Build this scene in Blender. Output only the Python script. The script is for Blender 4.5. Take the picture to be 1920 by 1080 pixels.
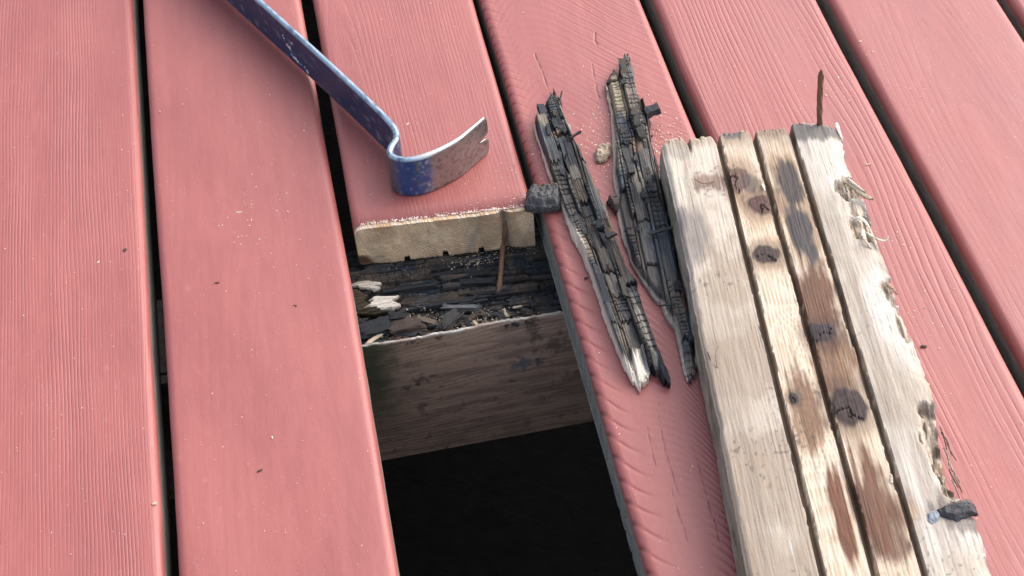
import bpy, bmesh, math, random
import numpy as np
from mathutils import Matrix, Vector

for o in list(bpy.data.objects):
    bpy.data.objects.remove(o)
SC = bpy.context.scene
COL = SC.collection
random.seed(7)
RNG = np.random.default_rng(11)

# ------------------------------------------------------------------ camera
F_PX, CAM_H = 3000.0, 0.884
# rows: world X, Y, Z axes expressed in camera axes (x right, y up, z back)
RW = np.array([[0.98041185, 0.17549372, -0.08941225],
               [-0.19007311, 0.72404596, -0.66304575],
               [-0.05162179, 0.66705278, 0.74321988]])
cam_d = bpy.data.cameras.new('camera')
cam = bpy.data.objects.new('camera', cam_d)
COL.objects.link(cam)
m4 = Matrix([list(RW[0]) + [0], list(RW[1]) + [0], list(RW[2]) + [CAM_H], [0, 0, 0, 1]])
cam.matrix_world = m4
cam_d.sensor_width = 36
cam_d.lens = F_PX / 1920 * 36
cam_d.clip_start, cam_d.clip_end = 0.02, 500
SC.camera = cam

# ------------------------------------------------------------------ light
SUN_EL, SUN_AZ = math.radians(40), math.radians(68)      # azimuth measured from +Y towards +X
W = bpy.data.worlds.new('World'); SC.world = W; W.use_nodes = True
wn = W.node_tree.nodes; wl = W.node_tree.links
sky = wn.new('ShaderNodeTexSky'); sky.sky_type = 'NISHITA'; sky.sun_disc = False
sky.sun_elevation = SUN_EL; sky.sun_rotation = SUN_AZ
sky.dust_density = 4.0; sky.air_density = 1.0
hs = wn.new('ShaderNodeHueSaturation'); hs.inputs['Saturation'].default_value = 0.62
bg = wn['Background']; bg.inputs['Strength'].default_value = 0.15
wl.new(sky.outputs[0], hs.inputs['Color']); wl.new(hs.outputs[0], bg.inputs['Color'])
sd = bpy.data.lights.new('sun', 'SUN'); sd.energy = 1.5; sd.angle = math.radians(94); sd.color = (1, .965, .94)
sun = bpy.data.objects.new('sun', sd); COL.objects.link(sun)
sdir = Vector((math.sin(SUN_AZ) * math.cos(SUN_EL), math.cos(SUN_AZ) * math.cos(SUN_EL), math.sin(SUN_EL)))
sun.rotation_euler = sdir.to_track_quat('Z', 'Y').to_euler()
SC.view_settings.view_transform = 'Standard'; SC.view_settings.look = 'None'
SC.view_settings.gamma = 1; SC.view_settings.use_curve_mapping = False
SC.view_settings.exposure = 0.92

# ------------------------------------------------------------------ helpers
def at(px, py, z=0.0):
    """world point at height z seen at a pixel of the 1920x1080 photograph"""
    d = RW @ np.array([px - 960.0, 540.0 - py, -F_PX])
    t = (z - CAM_H) / d[2]
    return d * t + np.array([0, 0, CAM_H])

def hsh(ix, iy, seed):
    h = (ix.astype(np.int64) * 374761393 + iy.astype(np.int64) * 668265263 + seed * 974634777) & 0xFFFFFFFF
    h = ((h ^ (h >> 13)) * 1274126177) & 0xFFFFFFFF
    h = h ^ (h >> 16)
    return (h & 0xFFFFFF) / float(0xFFFFFF)

def vn(x, y, seed=0):
    x = np.asarray(x, float); y = np.asarray(y, float)
    ix = np.floor(x); iy = np.floor(y); fx = x - ix; fy = y - iy
    fx = fx * fx * (3 - 2 * fx); fy = fy * fy * (3 - 2 * fy)
    a = hsh(ix, iy, seed); b = hsh(ix + 1, iy, seed); c = hsh(ix, iy + 1, seed); d = hsh(ix + 1, iy + 1, seed)
    return (a * (1 - fx) + b * fx) * (1 - fy) + (c * (1 - fx) + d * fx) * fy

def fbm(x, y, seed=0, oct=4):
    s = 0; a = .5; t = 0
    for k in range(oct):
        s = s + a * vn(x, y, seed + k * 17); t += a
        x = np.asarray(x) * 2.03; y = np.asarray(y) * 2.03; a *= .5
    return s / t

def sst(e0, e1, x):
    t = np.clip((x - e0) / (e1 - e0), 0, 1)
    return t * t * (3 - 2 * t)

def mixc(a, b, t):
    t = np.asarray(t)[..., None]
    return np.asarray(a) * (1 - t) + np.asarray(b) * t

def link_mesh(name, me, mat=None, parent=None):
    o = bpy.data.objects.new(name, me); COL.objects.link(o)
    if mat is not None and not me.materials:
        me.materials.append(mat)
    if parent is not None:
        o.parent = parent
    return o

def mk(name, verts, faces, mat=None, parent=None, col=None, smooth=False, base=None):
    """one mesh object; base = origin of the object (vertices given in world space)"""
    me = bpy.data.meshes.new(name)
    v = np.asarray(verts, float).reshape(-1, 3)
    if base is not None:
        v = v - np.asarray(base)
    me.from_pydata(v.tolist(), [], faces if isinstance(faces, list) else faces.tolist())
    if smooth:
        me.polygons.foreach_set('use_smooth', np.ones(len(me.polygons), bool))
    if col is not None:
        a = me.color_attributes.new('Col', 'FLOAT_COLOR', 'POINT')
        c = np.asarray(col, float).reshape(-1, np.asarray(col).shape[-1])
        if c.shape[1] == 3:
            c = np.concatenate([c, np.ones((len(c), 1))], 1)
        a.data.foreach_set('color', c.astype(np.float32).ravel())
    me.update()
    o = link_mesh(name, me, mat, parent)
    if base is not None:
        o.location = base
    return o

def grid_faces(nr, nc, off=0, flip=False):
    i = np.arange(nr - 1)[:, None] * nc + np.arange(nc - 1)[None, :] + off
    q = np.stack([i, i + 1, i + nc + 1, i + nc], -1).reshape(-1, 4)
    return q[:, ::-1] if flip else q

def tag(o, label=None, cat=None, group=None, kind=None):
    for k, v in (('label', label), ('category', cat), ('group', group), ('kind', kind)):
        if v: o[k] = v
    return o

def empty(name, loc, label, cat, group=None):
    o = bpy.data.objects.new(name, None); COL.objects.link(o); o.location = loc; o.empty_display_size = .02
    return tag(o, label, cat, group)

def settle(child, root):
    """child was built in world space; keep it there under a root that sits at its own base"""
    child.parent = root
    child.location = Vector(child.location) - Vector(root.location)

def resample(P, n):
    P = np.asarray(P, float)
    s = np.concatenate([[0], np.cumsum(np.linalg.norm(np.diff(P, axis=0), axis=1))])
    t = np.linspace(0, s[-1], n)
    return np.stack([np.interp(t, s, P[:, k]) for k in range(P.shape[1])], 1)

def catmull(P, k=10):
    P = np.asarray(P, float); Q = np.concatenate([[2 * P[0] - P[1]], P, [2 * P[-1] - P[-2]]]); out = []
    for i in range(1, len(Q) - 2):
        for t in np.linspace(0, 1, k, endpoint=False):
            a, b, c, d = Q[i - 1], Q[i], Q[i + 1], Q[i + 2]
            out.append(.5 * (2 * b + (c - a) * t + (2 * a - 5 * b + 4 * c - d) * t * t + (3 * b - a - 3 * c + d) * t ** 3))
    out.append(P[-1])
    return np.array(out)

def coons(top, bot, left, right, nr, nc):
    T = resample(top, nc); B = resample(bot, nc); L = resample(left, nr); R = resample(right, nr)
    s = np.linspace(0, 1, nc)[None, :, None]; t = np.linspace(0, 1, nr)[:, None, None]
    return ((1 - t) * T[None] + t * B[None] + (1 - s) * L[:, None] + s * R[:, None]
            - (1 - s) * (1 - t) * T[0] - s * (1 - t) * T[-1] - (1 - s) * t * B[0] - s * t * B[-1])

# ------------------------------------------------------------------ materials
class NT:
    def __init__(s, name):
        s.m = bpy.data.materials.new(name); s.m.use_nodes = True
        s.t = s.m.node_tree; s.n = s.t.nodes; s.b = s.n['Principled BSDF']
        s.tc = s.n.new('ShaderNodeTexCoord')
    def lk(s, a, b): s.t.links.new(a, b)
    def val(s, sock, v):
        if hasattr(v, 'default_value') or hasattr(v, 'links'): s.lk(v, sock)
        else: sock.default_value = v
    def math(s, op, a, b=0.0, c=0.0, clamp=False):
        n = s.n.new('ShaderNodeMath'); n.operation = op; n.use_clamp = clamp
        s.val(n.inputs[0], a); s.val(n.inputs[1], b); s.val(n.inputs[2], c); return n.outputs[0]
    def noise(s, scale, sc=(1, 1, 1), detail=4, rough=.55, coord=None, loc=(0, 0, 0)):
        mp = s.n.new('ShaderNodeMapping'); mp.inputs['Scale'].default_value = sc; mp.inputs['Location'].default_value = loc
        s.lk(coord or s.tc.outputs['Object'], mp.inputs['Vector'])
        n = s.n.new('ShaderNodeTexNoise'); n.inputs['Scale'].default_value = scale
        n.inputs['Detail'].default_value = detail; n.inputs['Roughness'].default_value = rough
        s.lk(mp.outputs[0], n.inputs['Vector']); return n.outputs['Fac']
    def ramp(s, fac, stops):
        n = s.n.new('ShaderNodeValToRGB'); e = n.color_ramp.elements
        while len(e) < len(stops): e.new(.5)
        for k, (p, c) in enumerate(stops):
            e[k].position = p; e[k].color = (*c, 1) if len(c) == 3 else c
        s.val(n.inputs[0], fac); return n.outputs['Color']
    def rng(s, v, a, b, c=0., d=1.):
        n = s.n.new('ShaderNodeMapRange'); s.val(n.inputs[0], v)
        for k, x in enumerate((a, b, c, d)): n.inputs[k + 1].default_value = x
        return n.outputs[0]
    def mix(s, fac, a, b, mode='MIX'):
        n = s.n.new('ShaderNodeMix'); n.data_type = 'RGBA'; n.blend_type = mode
        s.val(n.inputs[0], fac)
        for sock, v in ((n.inputs[6], a), (n.inputs[7], b)):
            if isinstance(v, tuple): sock.default_value = (*v, 1)
            else: s.lk(v, sock)
        return n.outputs[2]
    def bump(s, h, dist=.001, strength=1.0, prev=None):
        n = s.n.new('ShaderNodeBump'); n.inputs['Distance'].default_value = dist; n.inputs['Strength'].default_value = strength
        s.lk(h, n.inputs['Height'])
        if prev is not None: s.lk(prev, n.inputs['Normal'])
        return n.outputs[0]
    def xyz(s, coord=None):
        n = s.n.new('ShaderNodeSeparateXYZ'); s.lk(coord or s.tc.outputs['Object'], n.inputs[0]); return n.outputs
    def out(s, color=None, rough=None, normal=None, **kw):
        if color is not None: s.val(s.b.inputs['Base Color'], (*color, 1) if isinstance(color, tuple) else color)
        if rough is not None: s.val(s.b.inputs['Roughness'], rough)
        if normal is not None: s.lk(normal, s.b.inputs['Normal'])
        for k, v in kw.items(): s.val(s.b.inputs[k.replace('_', ' ')], v)
        return s.m

PAINT = (0.315, 0.083, 0.072)

def paint_mat(name, spacing=.0045, x0=0., d=0., slope=0., y0=0., warp=.006, ring=.5, fine=.35, attr=False, seed=0.):
    """red deck paint over grain ridges; bare grey wood low on the sides"""
    s = NT(name)
    X, Y, Z = s.xyz()
    # grain as year rings cut by the board face
    w = s.math('MULTIPLY', s.math('SUBTRACT', s.noise(1, (9, 2.2, 9), 2, .5, loc=(seed, seed * 2, 0)), .5), warp * 4)
    w2 = s.math('MULTIPLY', s.math('SUBTRACT', s.noise(1, (60, 9, 60), 2, .5, loc=(seed, 3, 0)), .5), spacing * .9)
    dx = s.math('ADD', s.math('SUBTRACT', X, x0), w)
    dz = s.math('ADD', s.math('MULTIPLY', s.math('SUBTRACT', Y, y0), slope), d)
    r = s.math('SQRT', s.math('ADD', s.math('MULTIPLY', dx, dx), s.math('MULTIPLY', dz, dz)))
    ph = s.math('DIVIDE', s.math('ADD', r, w2), spacing)
    saw = s.math('FRACT', ph)
    hgt = s.math('SUBTRACT', 1.0, s.math('POWER', s.math('ABSOLUTE', s.math('SUBTRACT', s.math('MULTIPLY', saw, 2), 1)), 3.0))
    amp = s.rng(s.noise(1, (26, 3, 14), 3, .6, loc=(seed + 5, 0, 0)), .36, .64, .05, 1.0)
    hgt = s.math('MULTIPLY', hgt, amp)
    streak = s.noise(1, (1300, 30, 900), 3, .6, loc=(seed, 0, 0))
    pore = s.noise(1, (2600, 900, 2600), 2, .6)
    n1 = s.bump(hgt, .0004, ring)
    n2 = s.bump(streak, .0004, fine, n1)
    n3 = s.bump(pore, .0002, .35, n2)
    lump = s.noise(1, (70, 26, 70), 3, .5, loc=(seed, 9, 0))
    n4 = s.bump(lump, .0012, .4, n3)
    blot = s.noise(1, (16, 7, 16), 4, .6, loc=(seed * 3, 1, 0))
    c = s.mix(s.rng(blot, .3, .7), (PAINT[0] * .9, PAINT[1] * .85, PAINT[2] * .9), (PAINT[0] * 1.08, PAINT[1] * 1.16, PAINT[2] * 1.18))
    band = s.noise(1, (110, 2.2, 110), 3, .6, loc=(seed * 2, 13, 0))
    c = s.mix(1.0, c, s.ramp(band, [(.3, (.95, .94, .94)), (.5, (1, 1, 1)), (.7, (1.04, 1.06, 1.06))]), 'MULTIPLY')
    grime = s.math('MULTIPLY', s.rng(s.noise(1, (38, 20, 38), 6, .72, loc=(seed, 17, 0)), .50, .72), s.rng(s.noise(1, (500, 160, 500), 3, .6, loc=(seed, 19, 0)), .42, .66))
    c = s.mix(s.math('MULTIPLY', grime, .16), c, (.20, .075, .068))
    # worn paint in the low grain lines
    c = s.mix(s.math('MULTIPLY', s.math('SUBTRACT', 1.0, hgt), s.rng(streak, .45, .7, 0., .22)), c, (.30, .06, .055))
    # chalky specks and scuffs
    sp = s.rng(s.noise(1, (900, 620, 900), 2, .5, loc=(seed, 2, 0)), .69, .76)
    dens = s.rng(s.noise(1, (20, 12, 20), 3, .6, loc=(seed, 7, 0)), .4, .62)
    c = s.mix(s.math('MULTIPLY', s.math('MULTIPLY', sp, dens), .55), c, (.72, .50, .45))
    scuff = s.math('MULTIPLY', s.rng(s.noise(1, (130, 70, 130), 5, .75, loc=(seed, 4, 0)), .58, .74), s.rng(s.noise(1, (9, 6, 9), 2, .5, loc=(seed, 11, 0)), .5, .68))
    c = s.mix(s.math('MULTIPLY', scuff, .22), c, (.52, .36, .33))
    dk = s.rng(s.noise(1, (420, 150, 420), 2, .5, loc=(seed, 21, 0)), .735, .78)
    c = s.mix(s.math('MULTIPLY', dk, .55), c, (.14, .04, .035))
    if attr:
        a = s.n.new('ShaderNodeAttribute'); a.attribute_name = 'Col'
        c = s.mix(a.outputs['Alpha'], c, a.outputs['Color'])
    # unpainted weathered side
    edge = s.math('ADD', Z, s.math('MULTIPLY', s.math('SUBTRACT', s.noise(1, (200, 22, 260), 4, .7, loc=(seed, 0, 0)), .5), .011))
    bare = s.rng(edge, -.0065, -.0105)
    bw = s.ramp(s.noise(1, (300, 60, 500), 6, .75, loc=(seed, 0, 4)), [(.25, (.085, .085, .075)), (.45, (.17, .17, .15)), (.62, (.28, .28, .25)), (.72, (.16, .13, .11)), (.8, (.52, .51, .48))])
    c = s.mix(bare, c, bw)
    rgh = s.math('ADD', s.rng(blot, .3, .7, .44, .58), s.math('MULTIPLY', bare, .3))
    return s.out(c, rgh, n4, Specular_IOR_Level=.75)

def attr_mat(name, rough=.8, bumps=((900, 60, 900), .0005, .5), tone=.25, spec=.3, attr_metal=False, along='Y', fleck=None):
    s = NT(name)
    a = s.n.new('ShaderNodeAttribute'); a.attribute_name = 'Col'
    sc, dist, st = bumps
    n = s.noise(1, sc, 5, .65)
    n2 = s.noise(1, (500, 500, 500), 4, .7)
    k = s.math('MULTIPLY', s.math('SUBTRACT', s.math('ADD', s.math('MULTIPLY', n, .6), s.math('MULTIPLY', n2, .4)), .5), tone * 4)
    c = s.mix(1.0, a.outputs['Color'], s.ramp(s.math('ADD', k, .5, clamp=True), [(0, (.35, .34, .33)), (.5, (1, 1, 1)), (1, (1.5, 1.5, 1.5))]), 'MULTIPLY')
    if fleck:
        f = s.rng(s.noise(1, (1500, 1500, 1500), 2, .5), fleck[0], fleck[0] + .05)
        c = s.mix(s.math('MULTIPLY', f, fleck[1]), c, fleck[2])
    b = s.bump(n, dist, st); b = s.bump(n2, .0004, .4, b)
    kw = dict(Specular_IOR_Level=spec)
    if attr_metal: kw['Metallic'] = a.outputs['Alpha']
    return s.out(c, rough, b, **kw)

M_CHAR = attr_mat('charred_wood', .60, ((500, 40, 500), .0009, .7), .30, .30, fleck=(.70, .5, (.40, .37, .33)))
M_ROT = attr_mat('rotten_joist_wood', .72, ((40, 500, 500), .0012, .8), .35, .25, fleck=(.685, .55, (.38, .33, .27)))
M_PLANK = attr_mat('weathered_pine', .72, ((700, 35, 700), .0005, .5), .10, .3)
M_ENDGRAIN = attr_mat('sawn_end_grain', .85, ((1500, 1500, 1500), .0003, .5), .20, .2)
M_JFACE = attr_mat('joist_face_wood', .8, ((18, 700, 420), .0004, .5), .16, .25)
M_STEEL = attr_mat('painted_steel', .36, ((220, 220, 220), .0002, .35), .16, .5, attr_metal=True)
M_SPLINT = attr_mat('fresh_split_wood', .75, ((600, 90, 600), .0008, .8), .22, .2)
M_SPLINTX = attr_mat('fresh_split_wood_across', .75, ((70, 900, 900), .0012, .9), .30, .2)

def block_mat():
    s = NT('char_block_wood')
    oi = s.n.new('ShaderNodeObjectInfo')
    base = s.ramp(oi.outputs['Random'], [(0, (.022, .025, .031)), (.35, (.048, .055, .066)), (.55, (.026, .027, .030)), (.72, (.065, .067, .070)), (.86, (.060, .044, .032)), (1, (.10, .088, .072))])
    n = s.noise(1, (60, 900, 900), 5, .7)
    n2 = s.noise(1, (450, 450, 450), 4, .7)
    c = s.mix(1.0, base, s.ramp(n, [(.25, (.45, .45, .45)), (.55, (1, 1, 1)), (.8, (1.8, 1.75, 1.7))]), 'MULTIPLY')
    f = s.rng(n2, .66, .72)
    c = s.mix(s.math('MULTIPLY', f, .35), c, (.33, .29, .25))
    b = s.bump(n, .0012, .8); b = s.bump(n2, .0006, .5, b)
    return s.out(c, .62, b, Specular_IOR_Level=.3)
M_BLOCK = block_mat()

def simple_mat(name, c1, c2, rough=.7, scale=200, dist=.0005, metallic=0.):
    s = NT(name)
    n = s.noise(1, (scale, scale, scale), 5, .65)
    return s.out(s.mix(s.rng(n, .3, .7), c1, c2), rough, s.bump(n, dist, .7), Metallic=metallic)
M_RUST = simple_mat('rusty_nail_steel', (.09, .045, .028), (.25, .13, .075), .7, 700, .0006)
M_RUSTDK = simple_mat('dark_nail_steel', (.05, .045, .042), (.16, .12, .09), .6, 600, .0005)
M_DUST = NT('sawdust_flakes'); _a = M_DUST.n.new('ShaderNodeAttribute'); _a.attribute_name = 'Col'
M_DUST = M_DUST.out(_a.outputs['Color'], .85)
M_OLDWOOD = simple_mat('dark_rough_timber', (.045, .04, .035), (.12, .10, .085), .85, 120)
M_SOIL = simple_mat('shade_dark_soil', (.003, .003, .0035), (.009, .009, .0095), .95, 40, .01)  # near-black colour paints in the shade under the deck
M_BARK = simple_mat('brown_chip_wood', (.035, .024, .018), (.11, .072, .05), .8, 500, .0006)
M_PALE = simple_mat('pale_chip_wood', (.40, .31, .22), (.62, .52, .40), .8, 500, .0006)

# ------------------------------------------------------------------ ground
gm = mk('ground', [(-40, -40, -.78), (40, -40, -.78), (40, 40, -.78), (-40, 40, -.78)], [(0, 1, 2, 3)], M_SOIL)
tag(gm, 'soil coloured near black for the shade far below the deck boards', 'ground', kind='structure')

# ------------------------------------------------------------------ deck
TH = .041
deck = empty('wooden_deck', (0, .6, -.20), 'red painted wooden deck with one board cut short above a rotten joist', 'deck')

def board_profile(xl, xr, n=26, rt=.0065):
    """closed cross-section, counter-clockwise seen from -Y; returns x,z arrays"""
    pts = []
    for k in range(7):
        a = math.pi - k / 6 * math.pi / 2
        pts.append((xl + rt + rt * math.cos(a), -rt + rt * math.sin(a)))
    for x in np.linspace(xl + rt, xr - rt, n)[1:-1]: pts.append((x, 0))
    for k in range(7):
        a = math.pi / 2 - k / 6 * math.pi / 2
        pts.append((xr - rt + rt * math.cos(a), -rt + rt * math.sin(a)))
    rb = .004
    for z in (-.015, -.026): pts.append((xr, z))
    pts += [(xr, -TH + rb), (xr - rb, -TH), (xl + rb, -TH), (xl, -TH + rb)]
    for z in (-.026, -.015): pts.append((xl, z))
    return np.array(pts)

def sweep_board(name, xl, xr, y0, y1, mat, seed, skew=0., ny=None, cap=True):
    pr = board_profile(xl, xr)
    M = len(pr); ny = ny or max(12, int((y1 - y0) / .02))
    ys = np.linspace(y0, y1, ny)
    V = np.zeros((ny, M, 3))
    for j in range(2):
        pass
    XX = np.broadcast_to(pr[:, 0], (ny, M)); ZZ = np.broadcast_to(pr[:, 1], (ny, M)); YY = np.broadcast_to(ys[:, None], (ny, M)).copy()
    if skew:
        k = sst(.25, 0, (YY - y0))
        YY = YY - k * skew * (XX - (xl + xr) / 2) / (xr - xl)
    top = sst(-.02, -.001, ZZ)
    dz = (vn(XX * 22, YY * 5, seed) - .5) * .0013 * top
    dx = (vn(YY * 6, XX * 3 + 5, seed + 3) - .5) * .0018 + (vn(YY * 40, XX * 3 + 5, seed + 4) - .5) * .0005
    V[..., 0] = XX + dx; V[..., 1] = YY; V[..., 2] = ZZ + dz
    i = np.arange(ny - 1)[:, None] * M; j = np.arange(M)[None, :]; jn = (j + 1) % M
    F = np.stack([i + j, i + jn, i + M + jn, i + M + j], -1).reshape(-1, 4)[:, ::-1].tolist()
    if cap:
        F.append(list(range(M))); F.append([(ny - 1) * M + k for k in range(M)][::-1])
    o = mk(name, V, F, mat, None, smooth=True)
    return o

boards = {}
YB0, YB1 = -1.3, 2.9
spec = [  # xl, xr, material parameters
    (-.4510, -.3110, dict(ring=.3, fine=.3, seed=1.3, x0=-.40, d=.03)),
    (-.3020, -.1620, dict(ring=.75, fine=.45, seed=2.1, spacing=.0027, x0=-.10, d=.0, warp=.004)),
    (-.1525, -.0115, dict(ring=.10, fine=.16, seed=3.7, spacing=.006, x0=-.05, d=.04, slope=.10, y0=.7)),
    (-.0020, .1385, dict(ring=.45, fine=.55, seed=4.2, spacing=.0032, x0=.02, d=.02, slope=.05, y0=1.2, warp=.005)),
    (.1447, .2827, None),
    (.2935, .4315, dict(ring=1.0, fine=.4, seed=6.4, spacing=.0046, x0=.60, d=.0, warp=.010)),
    (.4415, .5815, dict(ring=.25, fine=.3, seed=7.9, spacing=.005, x0=.50, d=.05, slope=.08, y0=1.4)),
    (.5910, .7310, dict(ring=.6, fine=.3, seed=8.5, x0=.75)),
    (.7405, .8805, dict(ring=.6, fine=.3, seed=9.5, x0=.95)),
    (-.6005, -.4605, dict(ring=.6, fine=.3, seed=10.5, x0=-.7)),
]
CUT_Y, CUT_SKEW = .8752, .0113       # middle of the sawn end, right end lies nearer
def cut_y(x): return CUT_Y - CUT_SKEW * (x - .06825) / .1405

board_labels = ['', 'smooth red board with fine lines', '', 'red board sawn off short, bare end grain showing', 'red board with deep wavy ridges and long cracks', 'red board with straight raised grain', '', '', '', '']
for k, (xl, xr, kw) in enumerate(spec):
    if kw is None:
        continue
    mt = paint_mat('red_deck_paint', **kw)
    if k == 3:
        o = sweep_board('deck_board', xl, xr, CUT_Y, YB1, mt, k * 13, skew=CUT_SKEW, cap=True)
        cut_board = o
        o2 = sweep_board('deck_board', xl, xr, YB0, .17, mt, k * 13 + 1)
        settle(o2, deck)
    else:
        o = sweep_board('deck_board', xl, xr, YB0, YB1, mt, k * 13)
    if board_labels[k]: o['label'] = board_labels[k]
    settle(o, deck); boards[k] = o

# --- the ridged board, relief built into the mesh where it is in view
def ridged_board():
    xl, xr = spec[4][:2]
    nx = 190
    pr = [(-.041, 0), (-.030, 0), (-.018, 0), (-.011, 0)]
    rt = .0065
    side = [(xl, -TH), (xl, -.030), (xl, -.019), (xl, -.0125)]
    prof = list(side)
    for k in range(6):
        a = math.pi - k / 6 * math.pi / 2; prof.append((xl + rt + rt * math.cos(a), -rt + rt * math.sin(a)))
    for x in np.linspace(xl + rt, xr - rt, nx): prof.append((x, 0))
    for k in range(1, 7):
        a = math.pi / 2 - k / 6 * math.pi / 2; prof.append((xr - rt + rt * math.cos(a), -rt + rt * math.sin(a)))
    prof += [(xr, -.015), (xr, -.028), (xr, -TH)]
    prof = np.array(prof); M = len(prof)
    ys = np.concatenate([np.linspace(YB0, .50, 20)[:-1], np.linspace(.50, 1.18, 720), np.linspace(1.18, YB1, 30)[1:]])
    X = np.broadcast_to(prof[:, 0], (len(ys), M)); Z0 = np.broadcast_to(prof[:, 1], (len(ys), M)); Y = np.broadcast_to(ys[:, None], (len(ys), M))
    u = (X - xl) / (xr - xl)
    wob = (vn(X * 18, Y * 9, 5) - .5) * .022 + (vn(X * 9, Y * 16, 15) - .5) * .012 + (vn(X * 60, Y * 30, 6) - .5) * .004
    yd = -(Y + wob)
    # nearer part: S-shaped ridges, steep at both edges and flat in the middle
    c = np.clip((u - .22) / .2, -1.4, 1.5)
    g = .07 * u + .0127 * c ** 3 + .30 * np.maximum(u - .52, 0)
    ph1 = yd - g
    # farther part: arcs rising to a crest left of the middle
    cc = (u - .24)
    g2 = .055 * (np.sqrt((cc * 2.1) ** 2 + .03) - .17) + np.where(cc < 0, .10 * cc * cc, 0)
    ph2 = yd - g2 * 1.6
    sp1 = .0175 - .0075 * sst(.55, .95, u)
    f1 = np.mod(ph1 / .0170, 1.0); f1b = np.mod(ph1 / .0080 + .3, 1.0)
    k_near = sst(.90, .80, Y)
    def ridge(f, p): return np.exp(-((f - .18) / np.where(f < .18, .05, .11)) ** 2) + .0 * p
    r_left = ridge(np.mod(ph1 / .0185, 1), 0) * sst(.17, .05, u)
    r_right = (.5 - .5 * np.cos(2 * np.pi * f1b)) * sst(.14, .38, u)
    r_mid = (.5 - .5 * np.cos(2 * np.pi * f1)) * .6 * sst(.06, .16, u) * sst(.42, .28, u)
    amp1 = .35 + .9 * vn(X * 20, Y * 26, 71); amp2 = .25 + .9 * vn(X * 30, Y * 35, 72)
    near = -(r_left * .00095 * amp1) - r_right * .00042 * (.5 + .5 * amp2) - r_mid * .00010 * amp1
    f2 = np.mod(ph2 / .0105, 1)
    f2r = np.mod(ph2 / .0062, 1)
    far = -(.5 - .5 * np.cos(2 * np.pi * f2)) * .00022 * sst(.0, .12, u) * amp1 * .55 - (.5 - .5 * np.cos(2 * np.pi * f2r)) * .00018 * amp2 * sst(.3, .6, u)
    f3 = np.mod((yd - .12 * u) / .0115, 1)
    far = far - ridge(f3, 0) * sst(.13, .03, u) * .00040 * amp1
    h = near * k_near + far * (1 - k_near)
    h = h + (vn(X * 25, Y * 6, 9) - .5) * .0010
    # long drying cracks: pixel polylines on the board's top
    alpha = np.zeros_like(h)
    cracks = [[(1232, 770), (1250, 850), (1275, 925)], [(1262, 915), (1290, 1015)], [(1214, 800), (1230, 872)],
              [(1300, 830), (1330, 930), (1352, 1015)], [(1003, 100), (1018, 140), (1035, 190)], [(1108, 112), (1115, 150), (1122, 185)],
              [(1117, 60), (1114, 75), (1122, 85)], [(1395, 960), (1400, 1010)], [(1228, 730), (1236, 760)]]
    for cr in cracks:
        P = np.array([at(*p)[:2] for p in cr]); P = resample(P, 60)
        xc = np.interp(Y, P[::-1, 1], P[::-1, 0], left=9, right=9)
        xc = xc + (vn(Y * 90, Y * 0, 12) - .5) * .0016 + (vn(Y * 300, Y * 0, 13) - .5) * .0006
        wd = (.00012 + .00050 * vn(Y * 160, Y * 0, 3)) * sst(0, .25, vn(Y * 70, Y * 0 + 2, 8))
        d = np.exp(-((X - xc) / wd) ** 2)
        h = h - d * .0006; alpha = np.maximum(alpha, d * .75)
    topm = sst(-.012, -.002, Z0)
    dx = (vn(Y * 7, X * 2, 31) - .5) * .0022
    # ridges bite into the left edge
    dx = dx + sst(.03, .0, u) * (r_left * k_near + ridge(f3, 0) * (1 - k_near)) * .0012
    V = np.stack([X + dx, Y, Z0 + h * topm], -1)
    colr = np.zeros(V.shape[:2] + (4,)); colr[..., :3] = (.12, .03, .028); colr[..., 3] = alpha * topm
    F = grid_faces(len(ys), M).tolist()
    nr = len(ys)
    F.append([0, M - 1, (nr - 1) * M + M - 1, (nr - 1) * M])
    F.append(list(range(M))[::-1]); F.append([(nr - 1) * M + k for k in range(M)])
    mt = paint_mat('red_deck_paint', ring=.0, fine=.22, attr=True, seed=5.1)
    o = mk('deck_board', V, F, mt, None, col=colr, smooth=True)
    o['label'] = board_labels[4]
    settle(o, deck); boards[4] = o
ridged_board()

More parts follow.
